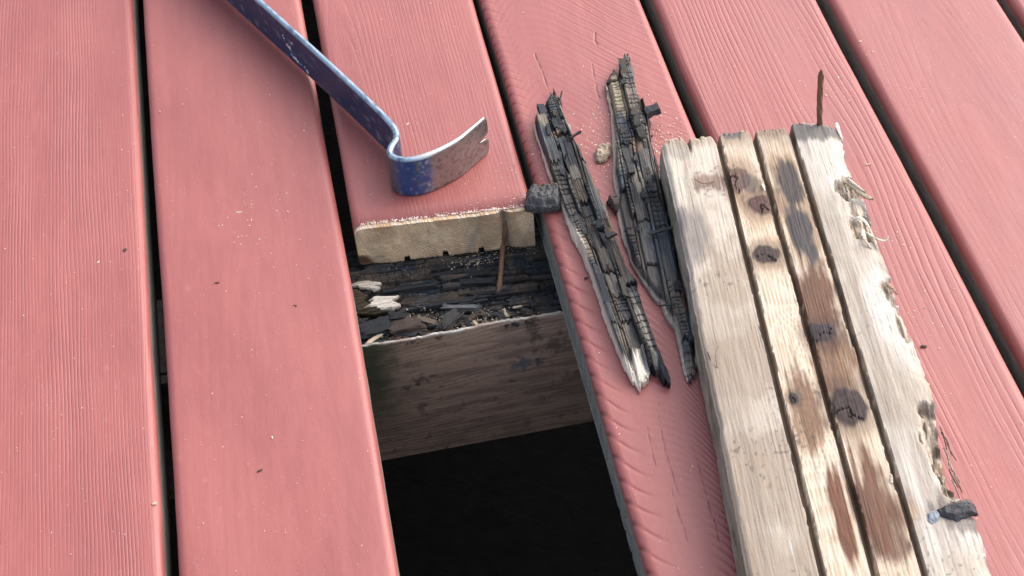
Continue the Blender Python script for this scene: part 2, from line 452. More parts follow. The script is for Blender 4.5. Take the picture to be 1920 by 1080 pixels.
# --- sawn end grain of the cut board
def end_grain():
    xl, xr = spec[3][:2]; xl += .0005; xr -= .0004
    nc, nr = 300, 84
    s = np.linspace(0, 1, nc); x = xl + s * (xr - xl)
    rt = .0062
    zt = np.where(x < xl + rt, -rt + np.sqrt(np.maximum(0, rt ** 2 - (xl + rt - x) ** 2)), 0)
    zt = np.where(x > xr - rt, -rt + np.sqrt(np.maximum(0, rt ** 2 - (x - xr + rt) ** 2)), zt)
    zt = zt - .0004 + (vn(x * 900, x * 0, 2) - .5) * .0006 + (vn(x * 140, x * 0, 12) - .5) * .0008
    zb = -TH + np.where(x < xl + .004, .004 - np.sqrt(np.maximum(0, .004 ** 2 - (xl + .004 - x) ** 2)), 0)
    zb = zb + (vn(x * 500, x * 0 + 3, 4) - .5) * .0012 + (vn(x * 90, x * 0 + 3, 4) - .5) * .0014
    for gx in (761, 833, 900):
        gp = at(gx, 470 - (gx - 761) * .1, -.037)[0]
        zb = zb + .0052 * sst(.0026, .0019, np.abs(x - gp))
    t = np.linspace(0, 1, nr)[:, None]
    X = np.broadcast_to(x, (nr, nc)); Zz = zt[None] * (1 - t) + zb[None] * t
    n1 = fbm(X * 700, Zz * 700, 3, 3); n2 = fbm(X * 90, Zz * 110, 8, 4)
    # rotten bite at the lower left corner
    bl = sst(.0125, .006, np.hypot((X - xl - .001) * .8, (Zz + TH - .0015)) + (n2 - .5) * .006)
    # nail slot
    nx = at(948, 430, -.018)[0]
    slot = np.exp(-((X - nx + (Zz + .02) * .05) / .0036) ** 2)
    dy = (n1 - .5) * .0005 + (n2 - .5) * .0008 - .0016
    dy = dy + slot * .0028 + bl * .0006
    Yp = cut_y(X) + dy - .0024
    # rings: pith a little above the top face, right of the middle
    px, pz = at(905, 400, .0)[0] + .004, .012
    rr = np.hypot(X - px + (n2 - .5) * .003, (Zz - pz) * 1.15)
    ring = np.mod(rr / .0026 + (n2 - .5) * .5, 1)
    late = sst(.55, .92, ring) * sst(1.0, .95, ring)
    vis = sst(.25, .6, fbm(X * 45, Zz * 60, 21, 3)) * (.35 + .65 * sst(.06, .02, np.abs(X - px + .02)))
    c = mixc((.82, .56, .34), (.88, .68, .46), n2)  # wood tone brightened and warmed to make up for weak, bluish light here
    c = mixc(c, (.36, .225, .12), late * vis * .95)
    c = mixc(c, (.40, .29, .18), sst(.42, .68, fbm(X * 60, Zz * 30, 31, 4)) * .70)
    c = mixc(c, (.26, .22, .19), sst(.5, .75, fbm(X * 70, Zz * 55, 41, 4)) * .3 * (1 - .5 * vis))
    gx2 = at(895, 430, -.015)[0]
    c = mixc(c, (.30, .25, .21), np.exp(-((X - gx2 - (Zz + .015) * .35) / .0035) ** 2) * .6)
    c = mixc(c, (.24, .27, .19), np.exp(-((X - xl - .017) / .007) ** 2 - ((Zz + .034) / .006) ** 2) * .55)
    c = mixc(c, (.30, .19, .11), sst(.62, .82, fbm(X * 900, Zz * 900, 35, 2)) * .35)
    c = mixc(c, (.44, .27, .15), sst(.55, .75, fbm(X * 130, Zz * 40, 36, 3)) * sst(-.018, -.002, Zz) * .6)
    c = mixc(c, (.16, .125, .10), slot * .85)
    c = mixc(c, (.12, .07, .04), bl)
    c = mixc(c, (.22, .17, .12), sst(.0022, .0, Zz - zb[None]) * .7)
    c = mixc(c, (.60, .50, .42), sst(.0010, .0, zt[None] - Zz) * sst(.35, .6, vn(X * 300, X * 0, 6)) * .8)
    V = np.stack([X, Yp, Zz], -1)
    # rim going back into the board so the layer has thickness
    rim = np.concatenate([V[0, :], V[1:, -1], V[-1, -2::-1], V[-2:0:-1, 0]])
    idx = np.concatenate([np.arange(nc), np.arange(1, nr) * nc + nc - 1, (nr - 1) * nc + np.arange(nc - 2, -1, -1), np.arange(nr - 2, 0, -1) * nc])
    back = rim.copy(); back[:, 1] = cut_y(back[:, 0]) + .0035
    n0 = nr * nc; K = len(idx)
    F = grid_faces(nr, nc, flip=True).tolist()
    for k in range(K):
        F.append([int(idx[k]), int(idx[(k + 1) % K]), n0 + (k + 1) % K, n0 + k][::-1])
    allV = np.concatenate([V.reshape(-1, 3), back]); allC = np.concatenate([c.reshape(-1, 3), np.tile([.4, .3, .2], (K, 1))])
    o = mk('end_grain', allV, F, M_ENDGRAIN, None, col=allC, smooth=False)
    o.parent = cut_board
    return o
end_grain()

# --- tube / nail helper
def tube(path, rad, n=10, twist=0., lobes=0, depth=0.):
    path = np.asarray(path, float); N = len(path)
    rad = np.broadcast_to(rad, (N,))
    T = np.gradient(path, axis=0); T /= np.linalg.norm(T, axis=1)[:, None]
    ref = np.array([0, 0, 1.]) if abs(T[0][2]) < .8 else np.array([1., 0, 0])
    V = []
    for i in range(N):
        a = np.cross(T[i], ref); a /= np.linalg.norm(a); b = np.cross(T[i], a)
        for k in range(n):
            th = 2 * math.pi * k / n
            r = rad[i] * (1 + depth * math.cos(lobes * th + twist * i)) if lobes else rad[i]
            V.append(path[i] + r * (a * math.cos(th) + b * math.sin(th)))
    F = []
    for i in range(N - 1):
        for k in range(n):
            k2 = (k + 1) % n
            F.append([i * n + k, i * n + k2, (i + 1) * n + k2, (i + 1) * n + k])
    F.append(list(range(n))[::-1]); F.append([(N - 1) * n + k for k in range(n)])
    return np.array(V), F

# nail that stands out of the sawn end and runs down into the rotten joist
p_top = at(949, 414, -.010); p_top[1] = cut_y(p_top[0]) + .0004
p_mid = at(944, 470, -.039); p_mid[1] = cut_y(p_mid[0]) - .0042
p_low = at(938, 520, -.048); p_end = at(931, 578, -.060)
path = resample(catmull([p_top, (p_top + p_mid) / 2 + np.array([.0004, -.0008, 0]), p_mid, p_low, p_end], 8), 40)
V, F = tube(path, np.interp(np.arange(40), [0, 5, 30, 39], [.0016, .0018, .0023, .0018]) * (1 + .12 * RNG.standard_normal(40) * .6), 9)
nail_in = mk('nail', V, F, M_RUST, cut_board, smooth=True)
nail_in['label'] = 'rusty bent nail left in the sawn board end'

# ------------------------------------------------------------------ char relief
def char_relief(a, b, la, wb, seed):
    """a along the grain, b across, metres. returns height 0..1, crack 0..1, cell random"""
    bw = b + (vn(a * 25, b * 25, seed) - .5) * wb * 1.3 + (fbm(a * 90, b * 160, seed + 1, 2) - .5) * wb * .5
    q = bw / wb; row = np.floor(q); fb = q - row
    aw = a + (vn(a * 80, b * 80, seed + 2) - .5) * la * .35
    lr = la * (.5 + 1.1 * hsh(row, row * 0, seed + 3))
    p = aw / lr + 7 * hsh(row, row * 0 + 9, seed + 4); cel = np.floor(p); fa = p - cel
    r = hsh(cel, row, seed + 5)
    d = np.minimum(np.minimum(fb, 1 - fb) * wb, np.minimum(fa, 1 - fa) * lr)
    crack = np.exp(-d / .00055)
    tilt = (fb - .5) * (hsh(cel, row, seed + 6) - .5) * .9 + (fa - .5) * (hsh(cel, row, seed + 7) - .5) * .6
    fib = fbm(a * 60, b * 900, seed + 8, 3)
    return r + tilt * .6 + (fib - .5) * .35, crack, r

def strip_relief(a, b, wb, seed, s0=.022, s1=.055):
    bw = b + (vn(a * 12, b * 12, seed + 9) - .5) * .004 + (vn(a * 60, b * 60, seed + 8) - .5) * .0012
    q = bw / wb + .45 * np.sin(bw * 520 + seed); row = np.floor(q); fb = q - row
    seglen = s0 + s1 * hsh(row, row * 0, seed + 11)
    sg = (a + (vn(b * 900, a * 40, seed + 12) - .5) * .006) / seglen + 5 * hsh(row, row * 0 + 3, seed + 13); seg = np.floor(sg); fs = sg - seg
    hseg = hsh(seg, row, seed + 14); r = hsh(seg, row, seed + 15)
    lad = .0030 + .0035 * hsh(row, seg, seed + 16); on = (hsh(seg, row, seed + 17) > .48)
    la_ = (a + (vn(b * 500, a * 200, seed + 18) - .5) * .0016) / lad; fl = np.mod(la_, 1)
    cr2 = np.exp(-np.minimum(fl, 1 - fl) * lad / .00032) * on * (hsh(np.floor(la_ + .5), row, seed + 19) > .25)
    r2 = hsh(np.floor(la_), row, seed + 20) * on
    cr = np.exp(-np.minimum(np.minimum(fb, 1 - fb) * wb * .8, np.minimum(fs, 1 - fs) * seglen) / .00045)
    fibr = fbm(a * 30, b * 1500, seed + 21, 3)
    h = hseg * 1.0 + (fb - .5) * (hsh(row, seg, seed + 22) - .5) * .35 + (fs - .5) * (hsh(row, seg, seed + 23) - .5) * .6 + (fibr - .5) * .22
    return h, cr, r, fibr, r2, cr2

CH_STOPS = np.array([[.040, .047, .060], [.105, .125, .150], [.055, .058, .066], [.155, .160, .165], [.125, .098, .075], [.23, .205, .17]]) * np.array([.31, .315, .325])
def char_color(r, n, crack, brown=.5):
    k = np.clip(r * 5, 0, 4.999); i = k.astype(int); f = np.clip((k - i) * 3 - 1, 0, 1)
    c = mixc(CH_STOPS[0], CH_STOPS[0], r * 0)
    c = CH_STOPS[i] * (1 - f[..., None]) + CH_STOPS[i + 1] * f[..., None]
    c = mixc(c, (.095, .072, .054), sst(.50, .75, n) * brown)
    c = mixc(c, (.085, .100, .120), sst(.45, .25, n) * .55)
    return mixc(c, (.02, .02, .022), crack * .5)

# block meshes shared by all char blocks
def block_mesh(k):
    rg = np.random.default_rng(100 + k)
    ns = 4; V = []
    for i in range(ns + 1):
        x = i / ns - .5
        x += 0 if 0 < i < ns else rg.uniform(-.06, .06)
        for (y, z) in ((-.5, -.5), (.5, -.5), (.5, .5), (-.5, .5)):
            sx = rg.uniform(-.10, .10) if i in (0, ns) else rg.uniform(-.03, .03)
            V.append((x + sx, y * rg.uniform(.72, 1.1), z * rg.uniform(.7, 1.1)))
    F = []
    for i in range(ns):
        for q in range(4):
            q2 = (q + 1) % 4; F.append([i * 4 + q, i * 4 + q2, (i + 1) * 4 + q2, (i + 1) * 4 + q])
    F.append([3, 2, 1, 0]); F.append([ns * 4 + q for q in range(4)])
    F = [f[::-1] for f in F]
    me = bpy.data.meshes.new('char_block'); me.from_pydata(V, [], F); me.update(); me.materials.append(M_BLOCK)
    return me
BLOCKS = [block_mesh(k) for k in range(14)]

def add_block(parent, p, ang, size, tilt=(0, 0), name='char_block', mesh=None, mat=None):
    me = mesh or random.choice(BLOCKS)
    o = bpy.data.objects.new(name, me); COL.objects.link(o)
    o.parent = parent
    root = Vector((0, 0, 0)); q = parent
    while q is not None:
        root += Vector(q.location); q = q.parent
    o.location = Vector(p) - root
    o.rotation_euler = (tilt[0], tilt[1], ang); o.scale = size
    return o

# ------------------------------------------------------------------ joists
def box(name, x0, x1, y0, y1, z0, z1, mat):
    V = [(x, y, z) for z in (z0, z1) for y in (y0, y1) for x in (x0, x1)]
    F = [(0, 2, 3, 1), (4, 5, 7, 6), (0, 1, 5, 4), (2, 6, 7, 3), (0, 4, 6, 2), (1, 3, 7, 5)]
    return mk(name, V, [list(f) for f in F], mat)
JZ0 = -.1895
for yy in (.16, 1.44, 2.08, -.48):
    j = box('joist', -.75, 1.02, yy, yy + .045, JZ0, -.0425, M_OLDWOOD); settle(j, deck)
# unseen boards added around the deck to keep light out from beneath it
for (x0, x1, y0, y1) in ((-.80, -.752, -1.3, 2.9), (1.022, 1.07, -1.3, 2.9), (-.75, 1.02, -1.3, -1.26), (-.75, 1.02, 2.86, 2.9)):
    j = box('light_block_board', x0, x1, y0, y1, -.79, -.0425, M_OLDWOOD); settle(j, deck)

JY = .795
rj = box('joist', -.75, 1.02, JY + .009, JY + .085, JZ0 + .001, -.072, M_OLDWOOD)
rj['label'] = 'rotten joist with a crumbled black top and sound brown front'
settle(rj, deck)
for (x0, x1) in ((-.75, -.035), (.175, 1.02)):
    b_ = box('joist_top', x0, x1, JY + .0095, JY + .0845, -.0735, -.0425, M_OLDWOOD); settle(b_, deck)
    b_.parent = rj; b_.location = (0, 0, 0)
    b_.location = Vector((0, 0, 0)) - Vector(rj.location) - Vector(deck.location)

def under(o, parent):
    """parent a world-space child anywhere in the tree"""
    root = Vector((0, 0, 0)); q = parent
    while q is not None:
        root += Vector(q.location); q = q.parent
    w = Vector(o.location)
    o.parent = parent; o.location = w - root
    return o

def joist_face():
    x0, x1 = -.05, .20
    nc, nr = 330, 150
    x = np.linspace(x0, x1, nc)
    zt = -.0440 + (vn(x * 60, x * 0, 3) - .5) * .003 + (vn(x * 400, x * 0, 4) - .5) * .0012 - .003 * sst(.05, .0, x) * 0
    t = np.linspace(0, 1, nr)[:, None]
    X = np.broadcast_to(x, (nr, nc)); Z = zt[None] * (1 - t) + JZ0 * t
    n = fbm(X * 30, Z * 160, 5, 4); n2 = fbm(X * 90, Z * 120, 15, 4)
    Y = JY + (vn(X * 8, Z * 20, 4) - .5) * .001 + (n - .5) * .0004
    rp = np.mod((Z + (vn(X * 7, Z * 9, 77) - .5) * .03) / .0043, 1)
    c = mixc((.54, .345, .25), (.64, .44, .33), n)  # browns lifted and warmed to offset the dim light on this front
    c = mixc(c, (.20, .13, .09), sst(.5, .95, rp) * .55 * sst(.3, .6, fbm(X * 18, Z * 60, 91, 3)))
    c = mixc(c, (.22, .155, .115), sst(.45, .7, fbm(X * 40, Z * 300, 93, 4)) * .5)
    c = mixc(c, (.05, .04, .034), sst(.72, .80, fbm(X * 230, Z * 260, 95, 3)) * .4)
    c = mixc(c, (.30, .25, .21), sst(.6, .8, n2) * .25)
    # moss at the left end, dark stain lines, blackish smears
    c = mixc(c, (.045, .075, .035), sst(.026, -.004, X + (n2 - .5) * .02) * sst(-.19, -.08, Z) * .9)
    c = mixc(c, (.07, .05, .04), sst(.10, -.01, X + (n2 - .5) * .05) * .35)
    for (px, py, rx, rz, k) in ((795, 712, .010, .004, .8), (770, 725, .006, .003, .7), (795, 760, .004, .007, .6), (980, 683, .012, .006, .75), (962, 715, .004, .002, .7), (1020, 745, .005, .003, .5), (838, 838, .003, .006, .8), (800, 822, .004, .003, .7), (1000, 620, .004, .03, .6), (1045, 640, .01, .012, .6), (1085, 700, .012, .006, .5), (990, 790, .004, .006, .4)):
        q = at_plane_y(px, py, JY)
        d = np.hypot((X - q[0]) / rx, (Z - q[2]) / rz) + (fbm(X * 260, Z * 260, 97, 4) - .5) * 3.0
        c = mixc(c, (.045, .04, .036), sst(1.25, .4, d) * k * .8)
        if (px, py) == (980, 683):
            c = mixc(c, (.26, .28, .30), sst(.9, .2, d + (vn(X * 700, Z * 700, 2) - .5) * 1.2) * .8)
    lip = sst(.0020, .0004, (zt[None] - Z) + (vn(X * 160, X * 0, 9) - .4) * .0026)
    c = mixc(c, (.54, .51, .47), lip * (.35 + .65 * sst(.3, .55, vn(X * 110, X * 0, 19))))
    V = np.stack([X, Y, Z], -1)
    # top lip and back of the plate
    top_b = np.stack([x, np.full(nc, JY + .0036), zt - .0022], -1); dn_b = np.stack([x, np.full(nc, JY + .0075), np.full(nc, -.07)], -1); bt_b = np.stack([x, np.full(nc, JY + .0075), np.full(nc, JZ0)], -1)
    top_m = np.stack([x, np.full(nc, JY + .0016), zt + .0002], -1)
    A = np.concatenate([bt_b[None], dn_b[None], top_b[None], top_m[None], V])
    ex = np.stack([mixc((.1, .07, .05), (.1, .07, .05), x * 0)] * 2 + [mixc((.30, .29, .28), (.3, .29, .28), x * 0), mixc((.52, .50, .47), (.22, .18, .15), sst(.35, .6, vn(x * 130, x * 0, 5)))])
    C = np.concatenate([ex, c])
    F = grid_faces(nr + 4, nc, flip=True).tolist()
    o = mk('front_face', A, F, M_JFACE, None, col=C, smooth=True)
    under(o, rj)
def at_plane_y(px, py, y):
    d = RW @ np.array([px - 960.0, 540.0 - py, -F_PX]); t = y / d[1]
    return d * t + np.array([0, 0, CAM_H])
joist_face()
for (x0, x1) in ((-.75, -.0505), (.2005, 1.02)):
    f_ = box('front_face', x0, x1, JY, JY + .0078, JZ0, -.0435, M_OLDWOOD); under(f_, rj)

def rot_height(X, Y):
    s = (Y - (JY + .006)) / .08
    z = np.interp(s, [0, .12, .35, .5, .72, .9, 1.2], [-.0500, -.0505, -.0545, -.0530, -.0470, -.0445, -.0435])
    z = z - .0015 * sst(.04, .16, X) * sst(.9, .3, s)
    return z
def rotten_top():
    x0, x1, y0, y1 = -.036, .176, JY + .0044, JY + .105
    nc, nr = 460, 230
    X, Y = np.meshgrid(np.linspace(x0, x1, nc), np.linspace(y0, y1, nr))
    tilt = Y + (X - .06) * .06
    n = fbm(X * 40, Y * 70, 61, 4)
    k = sst(JY + .008, JY + .02, Y)
    h, cr, r, fibr, r2, cr2 = strip_relief(X, tilt, .0072, 51, .018, .045)
    hb, crb, rb, fb2, _, _ = strip_relief(X, tilt + .003, .0028, 81, .010, .03)
    Z = rot_height(X, Y) + ((h - .5) * .0058 + (hb - .5) * .0016 - cr * .0030 - cr2 * .0010 - crb * .0006) * k + (n - .5) * .003
    Z = np.minimum(Z, -.0425)
    c = char_color(np.clip(r * .8 + .1 * rb, 0, .85), n, np.maximum(cr, cr2 * .8), .7) * (.65 + .7 * fibr[..., None])
    c = mixc(c, (.12, .092, .066), sst(.60, .80, fbm(X * 120, Y * 160, 66, 4)) * .6)
    # brown sound patch at the left with moss
    lf = sst(.026, .012, X + (n - .5) * .02) * sst(JY + .015, JY + .025, Y) * sst(JY + .058, JY + .045, Y)
    c = mixc(c, (.06, .05, .032), lf)
    V = np.stack([X, Y, Z], -1)
    o = mk('rotten_wood', V, grid_faces(nr, nc), M_ROT, None, col=c, smooth=False)
    o['label'] = 'black layered rot along the joist top'
    under(o, rj)
    return o
rotten_top()
# layered chunks lying along the joist
for k in range(27):
    row = k % 9
    y = JY + .012 + row * .0082 + random.uniform(-.002, .002)
    x = random.uniform(-.02, .158)
    L = random.uniform(.014, .045); w = random.uniform(.0030, .0060); hh = random.uniform(.0025, .0045)
    z = float(rot_height(np.array(x), np.array(y))) + random.uniform(-.0015, .0022)
    if y > JY + .066: z = min(z, -.0465)
    add_block(rj, (x, y - (x - .06) * .06, z), random.uniform(-.12, .04), (L, w, hh), (random.uniform(-.5, .2), random.uniform(-.06, .06)))

# pale torn fibres at the left of the joist
def splinter_plate(name, poly, z, th, colr, parent, mat=M_SPLINTX, n=(60, 40), lift=0., seed=0, grain=(1, 0), jag=.0034, tilt=0.):
    """poly: top, bottom, left, right pixel polylines -> a thin torn plate with its own thickness"""
    T, B, L, R = [[at(px, py, z) for px, py in e] for e in poly]
    P = coons(T, B, L, R, n[0], n[1])
    nr, nc = n
    g = np.array(grain) / np.linalg.norm(grain); pr = np.array([-g[1], g[0]])
    a = P[..., 0] * g[0] + P[..., 1] * g[1]; b = P[..., 0] * pr[0] + P[..., 1] * pr[1]
    f = fbm(a * 60, b * 900, seed, 3)
    ss = np.broadcast_to(np.linspace(0, 1, nc)[None], (nr, nc)); tt = np.broadcast_to(np.linspace(0, 1, nr)[:, None], (nr, nc))
    edge = np.minimum(np.minimum(ss, 1 - ss), np.minimum(tt, 1 - tt))
    jagv = (vn(b * 700, b * 0, seed + 3) - .5) * 2 * jag * sst(.15, .0, np.minimum(ss, 1 - ss))
    P[..., 0] += g[0] * jagv; P[..., 1] += g[1] * jagv
    P[..., 2] += (f - .5) * .0030 + th * (.45 + .55 * sst(0, .12, edge)) + lift * ss + tilt * tt
    c = mixc(np.array(colr) * .86, np.array(colr) * 1.12, f)
    c = mixc(c, np.array(colr) * np.array([.62, .55, .5]), sst(.62, .85, f) * .5)
    idx = np.concatenate([np.arange(nc), np.arange(1, nr) * nc + nc - 1, (nr - 1) * nc + np.arange(nc - 2, -1, -1), np.arange(nr - 2, 0, -1) * nc])
    V = P.reshape(-1, 3); rim = V[idx].copy(); rim[:, 2] -= th
    K = len(idx); n0 = nr * nc
    F = grid_faces(nr, nc, flip=True).tolist()
    for k in range(K):
        F.append([int(idx[k]), int(idx[(k + 1) % K]), n0 + (k + 1) % K, n0 + k])
    F.append([n0 + k for k in range(K)])
    C = np.concatenate([c.reshape(-1, 3), np.tile(np.array(colr) * .7, (K, 1))])
    base = V.mean(0); base[2] = rim[:, 2].min()
    o = mk(name, np.concatenate([V, rim]), F, mat, None, col=C, smooth=False, base=base)
    if parent is not None: under(o, parent)
    return o
o = splinter_plate('splinter', ([(668, 532), (690, 529), (707, 531)], [(668, 540), (688, 543), (706, 545)], [(668, 532), (664, 536), (668, 540)], [(707, 531), (709, 538), (706, 545)]), -.0455, .002, (.56, .50, .43), rj, seed=5)
o['label'] = 'small pale torn fibre patch'
o = splinter_plate('splinter', ([(700, 558), (725, 556), (741, 557)], [(684, 576), (715, 580), (738, 578)], [(700, 558), (692, 568), (684, 576)], [(741, 557), (740, 566), (749, 573), (738, 578)]), -.0455, .0025, (.66, .60, .53), rj, seed=9, tilt=-.002)
o['label'] = 'larger pale torn fibre patch'
o = splinter_plate('dark_wood_patch', ([(655, 543), (672, 546), (690, 556)], [(664, 588), (700, 588), (730, 583)], [(655, 543), (658, 566), (664, 588)], [(690, 556), (686, 572), (730, 583)]), -.0475, .003, (.062, .050, .032), rj, seed=13, tilt=-.001)

# ------------------------------------------------------------------ charred pieces
def rotten_piece(name, label, top, bot, left, right, axis_px, seed, thick, palette, la=.011, wb=.0064, nr=560, nc=120, zl=.003, zr=.010, pale=None, nblocks=40, brown=.4):
    T = [at(*p, .008) for p in top]; B = [at(*p, .006) for p in bot]
    L = [at(*p, zl) for p in left]; R = [at(*p, zr) for p in right]
    L[0] = T[0]; R[0] = T[-1]; L[-1] = B[0]; R[-1] = B[-1]
    P = coons(T, B, L, R, nr, nc)
    d = at(*axis_px[1]) - at(*axis_px[0]); d = d[:2] / np.linalg.norm(d[:2]); pr = np.array([-d[1], d[0]])
    if pr[0] < 0: pr = -pr
    # ragged outline along the grain at both ends, small steps at the sides
    tt = np.broadcast_to(np.linspace(0, 1, nr)[:, None], (nr, nc)); ss = np.broadcast_to(np.linspace(0, 1, nc)[None], (nr, nc))
    b0 = P[..., 0] * pr[0] + P[..., 1] * pr[1]; a0 = P[..., 0] * d[0] + P[..., 1] * d[1]
    jag = (vn(b0 * 520, b0 * 0, seed) - .5) * .010 * (sst(.03, 0, tt) + sst(.97, 1, tt))
    sj = (np.floor(vn(a0 * 120, a0 * 0, seed + 1) * 4) / 4 - .4) * .0022 * (sst(.08, 0, ss) * -.35 + sst(.92, 1, ss))
    sj = sj + (vn(a0 * 400, a0 * 0, seed + 2) - .5) * .0010 * (sst(.08, 0, ss) * .6 + sst(.92, 1, ss))
    P[..., 0] += d[0] * jag + pr[0] * sj; P[..., 1] += d[1] * jag + pr[1] * sj
    a = P[..., 0] * d[0] + P[..., 1] * d[1]; b = P[..., 0] * pr[0] + P[..., 1] * pr[1]
    h, cr, r, fibr, r2, cr2 = strip_relief(a, b, wb, seed)
    h2 = r2 * .6 + .2
    n = fbm(a * 28, b * 90, seed + 40, 4)
    wloc = np.linalg.norm(P[:, -1] - P[:, 0], axis=1)[:, None]
    de = np.minimum(ss, 1 - ss) * wloc
    dome = sst(0, .0035, de) * .5 + .5
    endt = .45 + .55 * sst(0, .08, np.minimum(tt, 1 - tt))
    Z = thick * dome * endt * (.70 + .30 * vn(a * 14, b * 60, seed + 44)) + (h - .5) * .0058 * dome + (h2 - .5) * .0016 - cr * .0026 - cr2 * .0016
    Z = np.maximum(Z, .0015)
    c = char_color(np.clip(r * .86 + .14 * r2, 0, .999), n, np.maximum(cr, cr2), brown)
    c = c * (.72 + .56 * fibr[..., None]) + sst(.60, .85, fibr)[..., None] * np.array([.036, .033, .030])
    for (px, py, rx, ry, cc, k) in palette:       # patches of sound, paler or browner wood
        q = at(px, py, .010)
        da = ((P[..., 0] - q[0]) * d[0] + (P[..., 1] - q[1]) * d[1]) / ry; db = ((P[..., 0] - q[0]) * pr[0] + (P[..., 1] - q[1]) * pr[1]) / rx
        m = sst(1.2, .6, np.hypot(da, db) + (fbm(a * 90, b * 260, seed + 60, 3) - .5) * 1.1) * k
        c = mixc(c, mixc(np.array(cc) * .75, np.array(cc) * 1.2, fbm(a * 50, b * 900, seed + 61, 3)), m * (1 - .8 * np.maximum(cr, cr2)))
    if pale is not None:
        # freshly split pale wood along the left flank and at the near end
        pw = .0006 + .0014 * vn(a * 30, a * 0, seed + 70) + (+.0032 * np.exp(-((tt - .55) / .05) ** 2) + .0007 * sst(.35, .6, tt)) * (pale[1] > 0)
        m = sst(pw * 1.3, pw * .7, ss * wloc) * sst(.02, .08, tt) * pale[0]
        c = mixc(c, np.array([.60, .52, .43]) * (.6 + .75 * fibr[..., None]), m); Z = np.where(m > .5, np.minimum(Z, .0035 + 2.0 * ss * wloc), Z)
        m2 = sst(.93, .955, tt + (vn(b * 500, b * 0, seed + 71) - .5) * .03) * sst(pale[1], pale[1] - .08, ss) * (pale[1] > 0)
        c = mixc(c, (.74, .67, .57), m2)
    P[..., 2] = Z
    V = P.reshape(-1, 3)
    idx = np.concatenate([np.arange(nc), np.arange(1, nr) * nc + nc - 1, (nr - 1) * nc + np.arange(nc - 2, -1, -1), np.arange(nr - 2, 0, -1) * nc])
    rim = V[idx].copy(); rim[:, 2] = .0004
    K = len(idx); n0 = nr * nc
    F = grid_faces(nr, nc, flip=True).tolist()
    for k in range(K):
        F.append([int(idx[k]), int(idx[(k + 1) % K]), n0 + (k + 1) % K, n0 + k])
    F.append([n0 + k for k in range(K)])
    rc = c.reshape(-1, 3)[idx] * .9
    base = V.mean(0); base[2] = 0
    root = empty(name, base, label, 'rotten wood')
    body = mk('splinter_body', np.concatenate([V, rim]), F, M_CHAR, None, col=np.concatenate([c.reshape(-1, 3), rc]), smooth=False)
    under(body, root)
    ang = math.atan2(d[1], d[0])
    rg = random.Random(seed)
    for k in range(nblocks * 3):
        if len(root.children) > nblocks: break
        t = rg.uniform(.06, .90); s = rg.uniform(.14, .86)
        i, jn = int(t * (nr - 1)), int(s * (nc - 1))
        if wloc[i, 0] < .012 or c[i, jn].mean() > .15: continue
        p = P[i, jn].copy()
        Lb = rg.choice([rg.uniform(.005, .011), rg.uniform(.012, .034)]); wbk = rg.uniform(.0020, .0062) if Lb < .02 else rg.uniform(.003, .007); hb = rg.uniform(.0022, .0042)
        p[2] = p[2] + rg.uniform(-.0016, .0006)
        o = add_block(root, p, ang + rg.uniform(-.10, .10), (Lb, wbk, hb), (rg.uniform(-.22, .22), rg.uniform(-.07, .07)))
    return root, P, d

A_left = [(1032, 190), (1020, 203), (1012, 219), (1000, 236), (1007, 263), (1018, 294), (1032, 338), (1052, 390), (1070, 437), (1087, 473), (1103, 507), (1117, 547), (1133, 597), (1153, 647), (1170, 692), (1180, 700)]
A_right = [(1053, 182), (1058, 210), (1069, 234), (1084, 269), (1098, 297), (1117, 341), (1136, 379), (1149, 417), (1157, 440), (1173, 490), (1193, 520), (1203, 560), (1213, 593), (1227, 633), (1240, 662), (1249, 682)]
A_top = [(1032, 190), (1036, 180), (1039, 165), (1043, 172), (1053, 182)]
A_bot = [(1180, 700), (1187, 713), (1198, 725), (1210, 710), (1214, 698), (1222, 697), (1237, 703), (1247, 714), (1255, 725), (1259, 717), (1249, 682)]
pieceA, PA, dA = rotten_piece('rotten_splinter', 'long charred looking strip of rotten wood with a pale split left edge', A_top, A_bot, A_left, A_right, ((1040, 180), (1220, 700)), 200, .013,
    [(1018, 232, .005, .012, (.26, .22, .16), .8), (1058, 215, .003, .020, (.33, .31, .27), .8), (1110, 330, .0025, .045, (.17, .14, .11), .6), (1140, 395, .0022, .03, (.22, .19, .15), .6), (1078, 325, .004, .010, (.18, .155, .13), .6), (1095, 460, .005, .018, (.22, .17, .12), .7),
     (1155, 590, .0045, .05, (.14, .12, .095), .65), (1180, 655, .006, .03, (.18, .155, .125), .65), (1198, 715, .0085, .010, (.78, .70, .60), .9), (1145, 441, .004, .006, (.26, .11, .045), .8), (1040, 258, .006, .004, (.22, .12, .07), .7), (1215, 640, .002, .04, (.34, .31, .27), .7), (1090, 470, .003, .02, (.72, .65, .53), .7)],
    pale=(1.0, .42), nblocks=22)
B_left = [(1135, 141), (1137, 174), (1146, 222), (1149, 285), (1150, 335), (1156, 370), (1156, 400), (1168, 450), (1184, 495), (1206, 530), (1226, 562), (1240, 573), (1247, 593), (1262, 612), (1273, 657), (1285, 702)]
B_right = [(1184, 111), (1188, 143), (1198, 181), (1211, 196), (1217, 215), (1220, 240), (1221, 266), (1232, 300), (1238, 332), (1247, 370), (1254, 414), (1262, 445), (1269, 480), (1274, 513), (1279, 557), (1289, 593), (1299, 630), (1305, 699)]
B_top = [(1135, 141), (1146, 138), (1160, 132), (1162, 118), (1167, 104), (1177, 96), (1184, 111)]
B_bot = [(1285, 702), (1295, 704), (1305, 699)]
